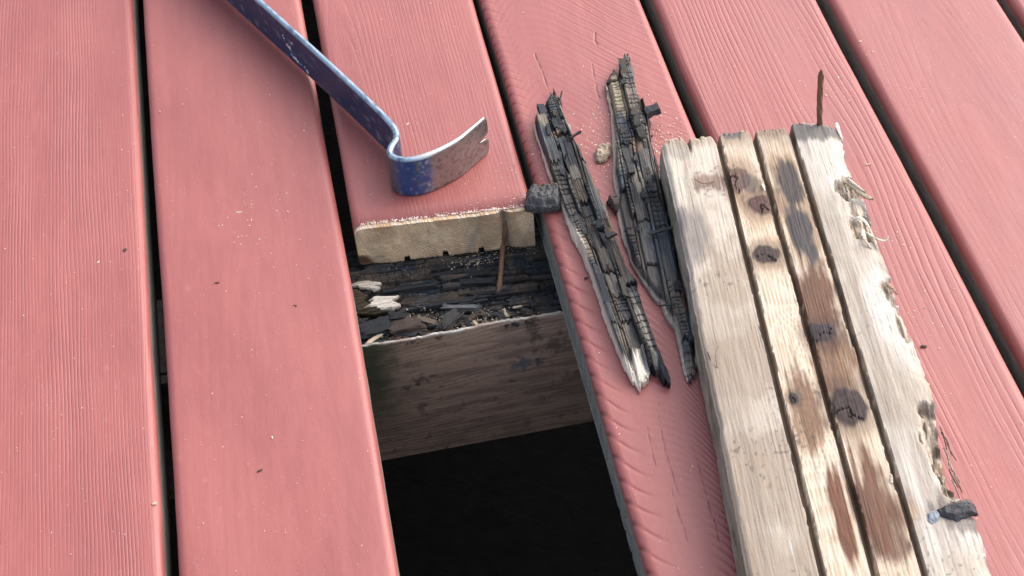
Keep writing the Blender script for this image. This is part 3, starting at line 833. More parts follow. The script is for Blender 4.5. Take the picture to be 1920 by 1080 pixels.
pieceB, PB, dB = rotten_piece('rotten_splinter', 'dark strip of rotten wood with a tall narrow tip leaning by the bare plank', B_top, B_bot, B_left, B_right, ((1165, 110), (1290, 700)), 300, .015,
    [(1158, 175, .0105, .030, (.40, .33, .22), .9), (1145, 200, .004, .06, (.17, .14, .11), .8), (1178, 130, .006, .03, (.13, .125, .115), .8), (1185, 185, .007, .018, (.16, .13, .115), .8), (1150, 260, .003, .05, (.20, .17, .14), .6), (1193, 275, .005, .008, (.16, .11, .075), .8), (1197, 340, .004, .016, (.26, .22, .17), .75), (1215, 285, .004, .04, (.20, .18, .155), .7),
     (1245, 470, .016, .03, (.048, .062, .082), .8), (1255, 540, .005, .03, (.16, .15, .14), .5), (1278, 620, .009, .05, (.11, .098, .085), .8), (1298, 685, .006, .012, (.26, .23, .20), .8), (1215, 500, .008, .02, (.15, .135, .12), .6), (1200, 440, .006, .03, (.12, .10, .085), .6)],
    pale=(.8, 0), nblocks=24, brown=.35)
# raised corner crumb on the long strip B and slivers on both
for (px, py, L_, w_, h_, zz, an, par, nm) in ((1222, 208, .012, .008, .007, .013, .3, pieceB, 'wood_sliver'), (1240, 432, .022, .003, .0015, .017, .1, pieceB, 'wood_sliver'), (1250, 572, .012, .0012, .001, .0165, -.1, pieceB, 'wood_sliver'), (1145, 441, .009, .004, .003, .0165, .3, pieceA, 'wood_sliver'), (1080, 252, .012, .002, .002, .014, .5, pieceA, 'wood_sliver'), (1052, 178, .010, .0012, .0012, .006, 1.2, pieceA, 'wood_sliver')):
    add_block(par, at(px, py, zz), an, (L_, w_, h_), name=nm)

# ------------------------------------------------------------------ small loose chunks
def lump(name, label, cat, pts, thick, colr, mat, seed, group=None, pal2=None, z0=.0003, n=(44, 44), rough=.003):
    T, B, L, R = pts
    T, B, L, R = [[at(px, py, z0 + (thick if hi else 0)) for px, py in e] for e, hi in ((T, 1), (B, 0), (L, 0), (R, 0))]
    L[0] = T[0]; R[0] = T[-1]; L[-1] = B[0]; R[-1] = B[-1]
    P = coons(T, B, L, R, *n); nr, nc = n
    tt = np.broadcast_to(np.linspace(0, 1, nr)[:, None], n); ss = np.broadcast_to(np.linspace(0, 1, nc)[None], n)
    e = np.minimum(np.minimum(ss, 1 - ss), np.minimum(tt, 1 - tt))
    nz = fbm(P[..., 0] * 380, P[..., 1] * 380, seed, 4)
    P[..., 2] = z0 + thick * (.55 + .45 * sst(0, .16, e)) + (nz - .5) * rough
    P[..., 0] += (vn(P[..., 1] * 330, tt * 0, seed + 3) - .5) * .0016 * sst(.1, 0, e); P[..., 1] += (vn(P[..., 0] * 330, ss * 0, seed + 4) - .5) * .0016 * sst(.1, 0, e)
    c = mixc(np.array(colr) * .6, np.array(colr) * 1.5, nz)
    if pal2 is not None:
        c = mixc(c, np.array(pal2[0]) * (.7 + .6 * nz[..., None]), sst(pal2[1] + .06, pal2[1] - .02, tt))
    idx = np.concatenate([np.arange(nc), np.arange(1, nr) * nc + nc - 1, (nr - 1) * nc + np.arange(nc - 2, -1, -1), np.arange(nr - 2, 0, -1) * nc])
    V = P.reshape(-1, 3); K = len(idx); n0 = nr * nc
    F = grid_faces(nr, nc, flip=True).tolist(); rings = []; rc = []; prev = idx; ar = np.arange(K)
    ctr = V.mean(0)
    for j in range(1, 7):
        q = V[idx].copy(); f = j / 6; q[:, 2] = q[:, 2] * (1 - f) + z0 * f
        o_ = q[:, :2] - ctr[:2]; o_ /= np.linalg.norm(o_, axis=1)[:, None]
        nn = fbm(ar * 1.1, q[:, 2] * 900 + j * 7, seed + 9, 3); q[:, :2] += o_ * ((nn - .5) * .0030 + .0006 * math.sin(f * 3.1))[:, None]
        rings.append(q); rc.append(np.array(colr) * (.5 + 1.1 * nn[:, None]))
        cur = n0 + (j - 1) * K + ar
        for k in range(K): F.append([int(prev[k]), int(prev[(k + 1) % K]), int(cur[(k + 1) % K]), int(cur[k])])
        prev = cur
    F.append([int(x) for x in prev])
    base = V.mean(0); base[2] = z0
    o = mk(name, np.concatenate([V] + rings), F, mat, None, col=np.concatenate([c.reshape(-1, 3)] + rc), smooth=False, base=base)
    return tag(o, label, cat, group)
lump('rotten_chunk', 'square dark gritty chunk bridging the gap beside the sawn board end', 'wood chunk', ([(990, 346), (1020, 342), (1053, 339)], [(984, 397), (1015, 401), (1046, 398)], [(990, 346), (988, 372), (984, 397)], [(1053, 339), (1055, 368), (1046, 398)]), .013, (.075, .075, .078), M_CHAR, 401, pal2=((.10, .07, .05), .38), rough=.005)
lump('wood_chip', 'beige crumbly chip between the tops of the two dark strips', 'wood chip', ([(1128, 268), (1138, 264), (1145, 266)], [(1117, 303), (1126, 307), (1136, 304)], [(1128, 268), (1118, 285), (1117, 303)], [(1145, 266), (1146, 282), (1136, 304)]), .006, (.42, .33, .25), M_SPLINT, 402, rough=.005, n=(30, 30))
lump('rotten_chunk', 'brown black lump wedged between the two long dark strips', 'wood chunk', ([(1139, 368), (1146, 362), (1156, 364)], [(1152, 402), (1158, 405), (1163, 402)], [(1139, 368), (1141, 384), (1152, 402)], [(1156, 364), (1161, 384), (1163, 402)]), .010, (.085, .062, .055), M_CHAR, 403, n=(30, 30))

# ------------------------------------------------------------------ salvaged plank
PT = .0405
def plank():
    o0 = at(1240, 264, PT); e1 = at(1395, 1020, PT)
    dv = e1 - o0; dv = dv[:2] / np.linalg.norm(dv[:2]); du = np.array([-dv[1], dv[0]])
    if du[0] < 0: du = -du
    def loc(px, py, z=PT):
        p = at(px, py, z)[:2] - o0[:2]
        return p @ du, p @ dv
    VL = .56
    Wd = .1385
    gr_px = [((1345, 255), (1527, 1010)), ((1412, 247), (1622, 1010)), ((1480, 236), (1714, 1010))]
    gr = [(loc(*a), loc(*b)) for a, b in gr_px]
    rt_px = [(1568, 226), (1575, 230), (1580, 262), (1584, 300), (1598, 330), (1612, 352), (1622, 378), (1633, 405), (1638, 440), (1655, 480), (1672, 520), (1682, 560), (1692, 590), (1712, 640), (1730, 690), (1745, 735), (1757, 775), (1762, 800), (1768, 840), (1782, 890), (1798, 925), (1818, 950), (1832, 985), (1843, 1020)]
    rt = np.array([loc(*p) for p in rt_px]); rt[0, 1] = min(rt[0, 1], -.02)
    tp_px = [(1232, 268), (1243, 268), (1258, 256), (1280, 253), (1289, 257), (1291, 268), (1294, 255), (1318, 251), (1335, 251), (1341, 263), (1349, 247), (1380, 242), (1402, 239), (1408, 250), (1416, 240), (1445, 236), (1470, 234), (1476, 244), (1484, 227), (1510, 226), (1545, 228), (1568, 231), (1577, 236)]
    tp = np.array([loc(*p) for p in tp_px]); tp = tp[np.argsort(tp[:, 0])]
    # columns: dense at groove walls
    us = set(np.round(np.linspace(0, 1, 150), 4).tolist())
    u = np.array(sorted(us)); nc = len(u)
    nr = 430
    t = np.linspace(0, 1, nr) ** 1.0
    U0 = np.broadcast_to(u[None] * Wd, (nr, nc)).copy()
    v0 = np.interp(u * Wd, tp[:, 0], tp[:, 1]) + (vn(u * 130, u * 0, 4) - .5) * .0035
    Vv = v0[None] * (1 - t[:, None]) + VL * t[:, None]
    # right ragged edge, left slightly worn edge
    ru = np.interp(Vv[:, -1], rt[:, 1], rt[:, 0]) + (vn(Vv[:, -1] * 260, Vv[:, -1] * 0, 5) - .5) * .002
    lu = -.0008 + (vn(t * 9, t * 0, 6) - .5) * .0022 + (vn(t * 140, t * 0, 7) - .5) * .0004 + .0006 * sst(.3, .05, vn(t * 25, t * 0, 16))
    U = U0.copy()
    kR = sst(.80, 1.0, U0 / Wd); U = U + kR * (ru[:, None] - Wd)
    kL = sst(.05, 0, U0 / Wd); U = U + kL * lu[:, None]
    n = fbm(U * 60, Vv * 14, 7, 4); n2 = fbm(U * 160, Vv * 120, 9, 4); fib = fbm(U * 1100, Vv * 40, 12, 3)
    Z = np.full((nr, nc), PT) + (fib - .5) * .0006 + (n - .5) * .0008
    # grooves
    gmask = np.zeros((nr, nc)); strip = np.zeros((nr, nc), int)
    for g0, g1 in gr:
        uc = g0[0] + (Vv - g0[1]) / (g1[1] - g0[1]) * (g1[0] - g0[0]) + (vn(Vv * 40, Vv * 0, 33) - .5) * .0008
        d = np.abs(U - uc) + (vn(Vv * 300, U * 0, int(g0[0] * 9999)) - .5) * .0005
        gm_ = sst(.0022, .0014, d); gmask = np.maximum(gmask, gm_)
        strip += (U > uc)
    Z = Z - gmask * .0078
    # worn arris at the left, far end and right
    Z = Z - .0025 * sst(.004, 0, U - lu[:, None]) ** 2 - .004 * sst(.010, 0, ru[:, None] - U) * vn(Vv * 90, U * 60, 41) - .003 * sst(.006, 0, Vv - v0[None])
    # torn hollows along the right edge
    torn = np.zeros((nr, nc))
    for (px, py, ru_, rv_, dp) in ((1592, 350, .010, .012, .007), (1608, 395, .006, .010, .002), (1624, 425, .012, .014, .006), (1672, 545, .006, .014, .005), (1760, 830, .009, .034, .007), (1772, 880, .006, .022, .006), (1690, 600, .004, .02, .003)):
        q = loc(px, py); m = sst(1.15, .7, np.hypot((U - q[0]) / ru_, (Vv - q[1]) / rv_) + (n2 - .5) * .9)
        Z = Z - m * dp * (.35 + 1.0 * fbm(U * 500, Vv * 70, 77, 3)); torn = np.maximum(torn, m)
    # knots bend the grain: (px, py, ru, rv, colour, strength, rings)
    KN = [(1383, 338, .011, .013, (.17, .105, .10), .80, 1), (1410, 345, .006, .010, (.075, .075, .082), .55, 0), (1430, 385, .011, .010, (.15, .085, .085), .85, 1), (1437, 478, .0105, .0085, (.075, .055, .06), .92, 1), (1515, 765, .0085, .030, (.23, .15, .105), .85, 0),
          (1487, 747, .0035, .0045, (.06, .05, .062), .9, 1), (1578, 968, .0055, .030, (.165, .075, .048), .92, 0), (1508, 800, .008, .018, (.27, .16, .09), .55, 0), (1478, 345, .0085, .022, (.085, .080, .085), .92, 0), (1470, 320, .009, .016, (.33, .23, .15), .6, 0), (1505, 430, .0080, .026, (.070, .068, .078), .95, 0), (1500, 400, .010, .040, (.34, .22, .13), .55, 0),
          (1533, 555, .0105, .036, (.155, .085, .06), .88, 0), (1540, 625, .0095, .0105, (.062, .05, .062), .92, 1), (1565, 680, .011, .034, (.21, .125, .08), .80, 0), (1592, 765, .0135, .0150, (.062, .044, .052), .95, 1), (1640, 945, .0125, .032, (.155, .082, .058), .88, 0), (1665, 1000, .010, .016, (.17, .10, .075), .7, 0),
          (1297, 440, .010, .022, (.15, .145, .17), .5, 0), (1270, 410, .007, .012, (.16, .15, .18), .5, 0), (1322, 342, .010, .008, (.26, .185, .16), .75, 0), (1528, 246, .016, .010, (.15, .15, .16), .75, 0), (1558, 243, .007, .010, (.20, .19, .18), .5, 0), (1370, 250, .010, .006, (.13, .125, .14), .75, 0), (1440, 243, .011, .007, (.28, .22, .18), .6, 0), (1300, 262, .012, .009, (.32, .26, .20), .5, 0), (1262, 278, .008, .010, (.30, .29, .28), .6, 0), (1790, 962, .012, .014, (.12, .10, .11), .6, 0), (1695, 965, .010, .012, (.40, .29, .19), .5, 0), (1625, 870, .003, .020, (.45, .36, .27), .4, 0)]
    KN.sort(key=lambda q: -sum(q[4]))
    Uw = U.copy()
    for (px, py, a, b, cc, k, rg) in KN:
        if rg:
            q = loc(px, py); w = np.exp(-((U - q[0]) / (a * 1.9)) ** 2 - ((Vv - q[1]) / (b * 1.9)) ** 2)
            Uw = Uw - (U - q[0]) * w * .85
    grain = np.mod((Uw + (fbm(U * 10, Vv * 5, 3, 2) - .5) * .016) / .0030, 1)
    line = sst(.60, .93, grain) * sst(1.0, .95, grain)
    base = np.array([[.33, .275, .225], [.58, .485, .38], [.54, .44, .335], [.56, .51, .455]])[np.clip(strip, 0, 3)]
    c = base * (.82 + .36 * n[..., None])
    vvn = Vv / .45
    weath = sst(.40, .62, fbm(U * 22, Vv * 11, 55, 4))
    out = (strip == 0) | (strip == 3)
    c = mixc(c, (.34, .275, .21), weath * np.where(out, .62, .16))
    c = mixc(c, (.34, .28, .22), sst(.5, .72, fbm(U * 55, Vv * 16, 58, 4)) * np.where(strip == 0, .70, np.where(strip == 3, .38, .12)) * (.35 + .65 * sst(.05, .2, Vv)))
    c = mixc(c, (.62, .565, .49), sst(.5, .68, fbm(U * 35, Vv * 22, 65, 4)) * np.where(strip == 0, .35, np.where(out, .55, .3)))
    c = mixc(c, (.27, .215, .165), (strip == 0) * sst(.45, .7, fbm(U * 30, Vv * 7, 59, 4)) * sst(.1, .25, Vv) * .6)
    c = mixc(c, (.56, .50, .42), (strip == 0) * sst(.16, .05, Vv + (n2 - .5) * .1) * .75)
    c = mixc(c, (.38, .22, .10), line * np.where(out, .20, .72) * (.35 + .65 * sst(.35, .6, fbm(U * 20, Vv * 8, 75, 2))))
    c = mixc(c, (.27, .19, .13), sst(.58, .84, fib) * .42)
    c = mixc(c, (.25, .20, .16), sst(.55, .75, fbm(U * 140, Vv * 9, 57, 4)) * np.where(out, .5, .2))
    c = mixc(c, (.35, .27, .21), sst(.020, .004, Vv - v0[None] + (n2 - .5) * .012) * .6)
    c = mixc(c, (.30, .215, .155), ((strip == 1) | (strip == 2)) * sst(.026, .006, Vv - v0[None] + (n2 - .5) * .016) * .75)
    for (px, py, a, b, cc, k, rg) in KN:
        if rg:
            q = loc(px, py); dh = np.hypot((U - q[0]) / (a * 1.6), (Vv - q[1]) / (b * 2.4)) + (fbm(U * 90, Vv * 30, int(px) + 9, 3) - .5) * .9
            c = mixc(c, (.36, .225, .12), sst(1.15, .5, dh) * .5)
    for (px, py, a, b, cc, k, rg) in KN:
        q = loc(px, py); kk = 1.12 if rg else 1.2; dU = (U - q[0]) / (a * kk); dV = (Vv - q[1]) / (b * kk)
        soft = .32 if rg else .34
        D = np.hypot(dU, dV) + (fbm(U * 110, Vv * 60, int(px), 3) - .5) * (.65 if rg else .85) + (fbm(U * 420, Vv * 14, int(py), 3) - .5) * (.35 if rg else .95)
        m = sst(1.0 + soft * .6, 1.0 - soft, D)
        cv = np.array(cc) * (.58 if rg else .80) * np.array([1.08, .98, .88]) * (.70 + .6 * fbm(U * 260, Vv * 30, int(px) + 5, 3)[..., None]) * (1 - .25 * line[..., None])
        if rg:
            rr = np.mod(D * 3.2, 1); cv = cv * (.8 + .35 * sst(.2, .8, rr))[..., None]
            m = np.maximum(m, .38 * sst(2.0, 1.0, D))
            Z = Z + sst(1.1, .5, D) * .0007
            th = np.arctan2(dV, dU)      # drying cracks in the knot
            for q_, ln in ((.4 + px % 7 * .5, .95), (2.7 + px % 5 * .4, .85)):
                aa = np.abs(np.mod(th - q_ + .9 * D + (n2 - .5) * 2.0 + np.pi, 2 * np.pi) - np.pi)
                ck = sst(.07, .02, aa * np.maximum(D, .2)) * sst(ln, ln - .2, D)
                Z = Z - ck * .0012; cv = cv * (1 - .75 * ck[..., None])
        c = mixc(c, cv, np.clip(m * k * 1.15, 0, .97))
    c = mixc(c, (.17, .125, .09), gmask * .9)
    gedge = sst(.05, .4, gmask) * sst(.95, .6, gmask)
    c = mixc(c, (.74, .66, .52), gedge * sst(.62, .8, vn(Vv * 90, U * 50, 91)) * .8)
    c = mixc(c, (.17, .125, .09), torn * sst(.35, .65, fbm(U * 300, Vv * 60, 78, 3)) * .85)
    c = mixc(c, (.55, .44, .33), torn * sst(.55, .35, fbm(U * 300, Vv * 60, 78, 3)) * .5)
    # tiny dark specks and scratches
    c = mixc(c, (.09, .075, .065), sst(.80, .86, vn(U * 420, Vv * 420, 95)) * sst(.45, .65, fbm(U * 20, Vv * 20, 96, 2)) * .65)
    split = np.exp(-((U - loc(1291, 262)[0]) / .0007) ** 2) * sst(.020, .004, Vv)
    Z = Z - split * .005; c = mixc(c, (.07, .05, .04), split * .9)
    XY = o0[:2] + U[..., None] * du + Vv[..., None] * dv
    P = np.concatenate([XY, Z[..., None]], -1)
    # sides
    idx = np.concatenate([np.arange(nc), np.arange(1, nr) * nc + nc - 1, (nr - 1) * nc + np.arange(nc - 2, -1, -1), np.arange(nr - 2, 0, -1) * nc])
    V = P.reshape(-1, 3); C = c.reshape(-1, 3); K = len(idx); n0 = nr * nc
    rings = []; cols = []
    ctr = V.mean(0)
    arc = np.arange(K)
    S = V[idx]
    s_len = np.concatenate([[0], np.cumsum(np.linalg.norm(np.diff(S[:, :2], axis=0), axis=1))])
    isleft = arc > (nc + nr + nc - 3)
    isright = (arc >= nc) & (arc < nc + nr - 1)
    nrm = np.where(isleft[:, None], -du, np.where(isright[:, None], du, np.where((arc < nc)[:, None], -dv, dv)))
    for j, f in enumerate(np.linspace(0, 1, 13)[1:]):
        q = S.copy(); zz = S[:, 2] * (1 - f) + .0012 * f
        rough = (fbm(s_len * 70, zz * 700, 101, 4) - .5) * np.where(isright, .008, .0018) * min(1, f * 3) + (.0010 * math.sin(f * math.pi))
        q[:, :2] += nrm * rough[:, None]; q[:, 2] = zz
        rings.append(q)
        nn = fbm(s_len * 45, zz * 900, 103, 4)
        cc = mixc((.17, .145, .115), (.40, .35, .29), nn)
        cc = mixc(cc, (.13, .14, .085), sst(.45, .7, fbm(s_len * 25, zz * 80, 104, 3)) * np.where(isleft, .75, .2))
        cc = mixc(cc, (.10, .08, .065), sst(.55, .8, fbm(s_len * 70, zz * 300, 105, 3)) * .7)
        cols.append(cc)
    F = grid_faces(nr, nc, flip=True).tolist()
    prev = idx
    for j in range(12):
        cur = n0 + j * K + arc
        for k in range(K):
            k2 = (k + 1) % K
            F.append([int(prev[k]), int(prev[k2]), int(cur[k2]), int(cur[k])])
        prev = cur
    F.append([int(x) for x in prev])
    root = empty('removed_plank', (*(o0[:2] + du * Wd / 2 + dv * .25), 0), 'bare knotty plank with three sawn grooves lying upside down with a nail sticking up', 'plank')
    body = mk('plank_body', np.concatenate([V] + rings), F, M_PLANK, None, col=np.concatenate([C] + cols), smooth=False)
    under(body, root)
    return root, du, dv, loc, o0
plank_root, du, dv, ploc, po = plank()

# twisted nail standing in the plank
b0 = at(1537, 241, PT - .006); tpt = at(1540, 131, PT + .058)
mid = (b0 + tpt) / 2 + np.array([-.0006, 0, 0])
path = resample(catmull([b0, mid, tpt], 20), 60)
V, F = tube(path, np.interp(np.arange(60), [0, 4, 54, 59], [.0021, .0021, .0021, .0007]), 16, twist=.40, lobes=4, depth=.15)
nl = mk('nail', V, F, M_RUST, None, smooth=True); under(nl, plank_root); nl['label'] = 'brown rusty twisted nail standing upright'

# dark loose knot with a blue grey end near the plank's near right corner
def stub():
    o = lump('dark_knot', None, None, ([(1766, 950), (1784, 938), (1805, 936), (1820, 933)], [(1766, 972), (1790, 977), (1810, 972), (1829, 968)], [(1766, 950), (1760, 960), (1766, 972)], [(1820, 933), (1825, 950), (1829, 968)]), .0048, (.050, .047, .052), M_CHAR, 611, pal2=((.12, .095, .085), .30), z0=PT - .0012, rough=.0022)
    under(o, plank_root); o['label'] = 'dark loose knot lying in the torn corner'
    o = lump('knot_end', None, None, ([(1741, 960), (1748, 955), (1757, 958)], [(1741, 977), (1750, 982), (1759, 977)], [(1741, 960), (1737, 968), (1741, 977)], [(1757, 958), (1763, 967), (1759, 977)]), .0026, (.27, .30, .335), M_SPLINT, 612, z0=PT - .0008, rough=.0012, n=(30, 30))
    under(o, plank_root); o['label'] = 'pale blue grey lump at the knot end'
stub()

# splinters torn up along the plank's right edge
def sliver(parent, pts, w0, w1, th, colr, name='splinter', label=None, seed=0):
    """a curled flat fibre through pixel+height points"""
    P = resample(catmull([at(px, py, z) for px, py, z in pts], 8), 26)
    T = np.gradient(P, axis=0); T /= np.linalg.norm(T, axis=1)[:, None]
    side = np.cross(T, [0, 0, 1.0]); side /= np.linalg.norm(side, axis=1)[:, None]
    up = np.cross(side, T)
    rg = np.random.default_rng(seed)
    w = np.interp(np.arange(26), [0, 8, 20, 25], [w0, w0 * 1.1, w1, w1 * .35]) * (1 + .12 * rg.standard_normal(26))
    w = np.maximum(w * .55, .0003)
    K = 7; V = []; C = []
    for i in range(26):
        for k in range(K):
            s = k / (K - 1) * 2 - 1
            V.append(P[i] + side[i] * s * w[i] / 2 + up[i] * (th * (1 - s * s * .6) + rg.uniform(-.0002, .0002)))
            C.append(np.array(colr) * rg.uniform(.75, 1.15))
        for k in range(K - 1, -1, -1):
            s = k / (K - 1) * 2 - 1
            V.append(P[i] + side[i] * s * w[i] / 2 - up[i] * th * .5); C.append(np.array(colr) * .7)
    M = 2 * K; F = []
    for i in range(25):
        for k in range(M):
            k2 = (k + 1) % M; F.append([i * M + k, i * M + k2, (i + 1) * M + k2, (i + 1) * M + k])
    F.append(list(range(M))[::-1]); F.append([25 * M + k for k in range(M)])
    o = mk(name, V, F, M_SPLINT, None, col=np.array(C), smooth=False)
    under(o, parent)
    if label: o['label'] = label
    return o
z = PT
sliver(plank_root, [(1583, 340, z - .002), (1603, 352, z + .001), (1620, 366, z + .003), (1638, 374, z + .001)], .006, .0075, .0012, (.42, .33, .24), label='brown flake peeling off the right edge', seed=1)
sliver(plank_root, [(1590, 336, z), (1610, 352, z + .003), (1624, 362, z + .004)], .004, .003, .001, (.60, .52, .42), seed=2)
sliver(plank_root, [(1598, 412, z), (1610, 408, z + .005), (1624, 418, z + .004), (1636, 440, z - .004)], .004, .003, .0006, (.80, .73, .62), seed=4)
sliver(plank_root, [(1618, 430, z), (1622, 450, z + .003), (1636, 470, z - .002)], .0045, .003, .0007, (.70, .60, .48), seed=5)
sliver(plank_root, [(1625, 436, z), (1645, 448, z + .004), (1660, 451, z + .004), (1667, 441, z + .007)], .0022, .0028, .0005, (.78, .70, .58), label='thin curled fibre sticking out over the red board', seed=6)
sliver(plank_root, [(1630, 428, z + .001), (1640, 455, z), (1648, 480, z - .004)], .0030, .002, .0006, (.62, .53, .42), seed=8)
sliver(plank_root, [(1662, 530, z), (1674, 542, z + .002), (1682, 553, z)], .004, .002, .0008, (.40, .26, .18), seed=9)
sliver(plank_root, [(1568, 232, z - .004), (1574, 250, z - .002), (1580, 268, z - .005)], .005, .003, .0012, (.72, .66, .58), seed=10)
for q in range(11):
    py = 800 + q * 10; px = 1762 + q * 2.6 + random.uniform(-4, 6)
    sliver(plank_root, [(px, py, z - .006), (px + 6, py + 14, z - .005 + random.uniform(0, .002)), (px + 10 + random.uniform(-3, 8), py + 34, z - .009)], random.uniform(.0010, .0022), .0008, .0005, random.choice([(.33, .27, .22), (.16, .125, .10), (.48, .41, .34), (.24, .19, .15)]), seed=20 + q)
# hairs standing off the plank
for (pts, cc) in (([(1345, 690, z), (1341, 664, z + .004), (1348, 648, z + .005)], (.30, .22, .15)), ([(1430, 345, z + .001), (1436, 362, z + .004)], (.82, .72, .55)), ([(1340, 340, z), (1318, 344, z + .003), (1302, 336, z + .002)], (.28, .2, .15)), ([(1322, 650, z - .002), (1330, 668, z), (1336, 690, z - .002)], (.20, .12, .085)), ([(1672, 905, z), (1670, 890, z + .003), (1664, 893, z + .004)], (.75, .66, .52))):
    sliver(plank_root, cc and pts if len(pts) > 2 else [pts[0], tuple((np.array(pts[0]) + np.array(pts[1])) / 2), pts[1]], .0011 if cc[0] < .5 else .0032, .0008, .0004, cc, seed=int(pts[0][0]))

# ------------------------------------------------------------------ pry bar
def pry_bar():
    HT = .0400
    px = [(250, -212), (330, -140), (480, -6), (560, 66), (640, 139), (700, 196), (726, 222), (740, 240), (742, 257), (733, 272), (730, 284), (741, 293), (765, 296), (800, 288), (850, 264), (880, 242), (911, 216)]
    C = catmull([at(a, b, HT)[:2] for a, b in px], 14)
    # cumulative length, resampled finely near the bend
    s = np.concatenate([[0], np.cumsum(np.linalg.norm(np.diff(C, axis=0), axis=1))]); Lt = s[-1]
    s_b = s[np.argmin(np.linalg.norm(C - at(742, 257, HT)[:2], axis=1))]
    ss = np.concatenate([np.linspace(0, s_b - .02, 90)[:-1], np.linspace(s_b - .02, Lt, 190)])
    N = len(ss); R = 44
    tt = np.linspace(0, 1, R)                      # 0 top edge, 1 lower edge
    notch = np.interp(tt - .55, [-.5, -.11, 0, .02, .07, .5], [0, .0004, .0120, .0110, .0004, 0])
    tip = .0025 * (np.abs(tt - .5) * 2) ** 4
    V = np.zeros((N, 2 * R, 3)); Cc = np.zeros((N, 2 * R, 4))
    far = Lt * 0
    for j in range(R):
        Lj = Lt - notch[j] - tip[j]
        k = sst(s_b + .025, Lt, ss)
        sj = ss * (1 - k) + (ss * Lj / Lt) * k
        x = np.interp(sj, s, C[:, 0]); y = np.interp(sj, s, C[:, 1])
        x2 = np.interp(sj + .0008, s, C[:, 0]); y2 = np.interp(sj + .0008, s, C[:, 1]); x1 = np.interp(sj - .0008, s, C[:, 0]); y1 = np.interp(sj - .0008, s, C[:, 1])
        tx, ty = x2 - x1, y2 - y1; l = np.hypot(tx, ty); tx, ty = tx / l, ty / l
        nx, ny = ty, -tx                            # right-hand normal
        th = .0050 - .0030 * sst(s_b + .045, Lt, sj)
        e = min(tt[j], 1 - tt[j]); rnd = math.sqrt(max(0, 1 - (1 - min(1, e / .045)) ** 2)) * .85 + .15
        zb = .0012 * sst(s_b + .012, s_b - .03, sj) + .0004
        ztp = HT - .0005 * 0
        z = ztp * (1 - tt[j]) + zb * tt[j]
        for side, col_i in ((1, j), (-1, 2 * R - 1 - j)):
            V[:, col_i, 0] = x + side * nx * th / 2 * rnd; V[:, col_i, 1] = y + side * ny * th / 2 * rnd; V[:, col_i, 2] = z
            n = fbm(sj * 90, z * 90 + 5, 3, 4); n2 = fbm(sj * 400, z * 400 + 5 * side, 4, 3)
            blue = mixc((.012, .026, .075), (.022, .040, .10), n)
            steel = mixc((.27, .245, .235), (.42, .39, .37), n); steel = mixc(steel, (.10, .075, .062), sst(.55, .72, n2) * .5)
            # claw: paint worn off but for a patch just past the bend
            a = sj - s_b
            keep = sst(.052, .040, a + (n - .5) * .018 + (n2 - .5) * .008)
            keep = keep * (1 - sst(.016, .024, a) * sst(.032, .026, a) * 0)
            patch = sst(.022, .030, a + (n - .5) * .006) * sst(.056, .046, a + (n - .5) * .02 + (tt[j] - .5) * .006)
            worn_bend = sst(.010, .016, a) * sst(.030, .024, a)
            c = mixc(blue, steel, sst(.034, .046, a + (n - .5) * .012))
            c = mixc(c, (.17, .17, .185), worn_bend * .75 * (.5 + .7 * n))
            c = mixc(c, (.014, .06, .20), patch * .9 * sst(.36, .52, n * .5 + n2 * .5 + .10 - .16 * abs(tt[j] - .55)))
            met = np.clip(sst(.034, .046, a) * .75 + worn_bend * .5 - patch * .7, 0, .85)
            if e < .05 and tt[j] < .5:             # worn bright upper edge
                ed = (.35 + .65 * sst(.25, .5, n2)) * (1 - e / .05 * .35)
                c = mixc(c, mixc((.10, .22, .34), (.38, .46, .52), n2), ed)
                c = mixc(c, (.62, .62, .62), sst(.03, .06, a) * .8); met = np.maximum(met, .3 * ed)
            sc = sst(.80, .84, vn(sj * 260, z * 260, 44)) * .25
            c = mixc(c, (.38, .40, .42), sc)
            c = mixc(c, (.05, .035, .03), sst(.0, .01, 0 * a) * sst(.93, 1, tt[j]) * .5)
            Cc[:, col_i, :3] = c; Cc[:, col_i, 3] = met
    M = 2 * R
    i = np.arange(N - 1)[:, None] * M; j = np.arange(M)[None, :]; jn = (j + 1) % M
    F = np.stack([i + j, i + jn, i + M + jn, i + M + j], -1).reshape(-1, 4).tolist()
    for q in range(R - 1):
        F.append([q, M - 1 - q, M - 2 - q, q + 1][::-1]); o_ = (N - 1) * M; F.append([o_ + q, o_ + M - 1 - q, o_ + M - 2 - q, o_ + q + 1])
    base = V.reshape(-1, 3).mean(0); base[2] = 0
    root = empty('pry_bar', base, 'worn blue steel pry bar with a bent notched claw on the cut red board', 'pry bar')
    b = mk('bar', V, F, M_STEEL, None, col=Cc, smooth=True); under(b, root)
    # torn label remnants on the face of the shaft
    rg = np.random.default_rng(5)
    spots = [(532, 72, 3.5), (537, 84, 4.5), (543, 92, 5.5), (548, 100, 6), (553, 108, 5.0), (560, 113, 4.5), (566, 119, 4.0), (571, 122, 4.5), (578, 132, 4.2), (547, 82, 3.0), (530, 66, 2.5)]
    # plane of the visible shaft face
    ia = np.argmin(np.abs(ss - s_b * .5)); face_row = V[:, :R] if V[ia, R // 2, 1] < V[ia, M - 1 - R // 2, 1] else V[:, :R - 1:-1]
    Pv = face_row.reshape(-1, 3); d_ = Pv - np.array([0, 0, CAM_H]); cc = d_ @ RW
    sx = 960 + F_PX * cc[:, 0] / -cc[:, 2]; sy = 540 - F_PX * cc[:, 1] / -cc[:, 2]
    nrmv = np.array([face_row[ia + 2, 5, 1] - face_row[ia, 5, 1], -(face_row[ia + 2, 5, 0] - face_row[ia, 5, 0]), 0]); nrmv /= np.linalg.norm(nrmv)
    if nrmv[1] > 0: nrmv = -nrmv
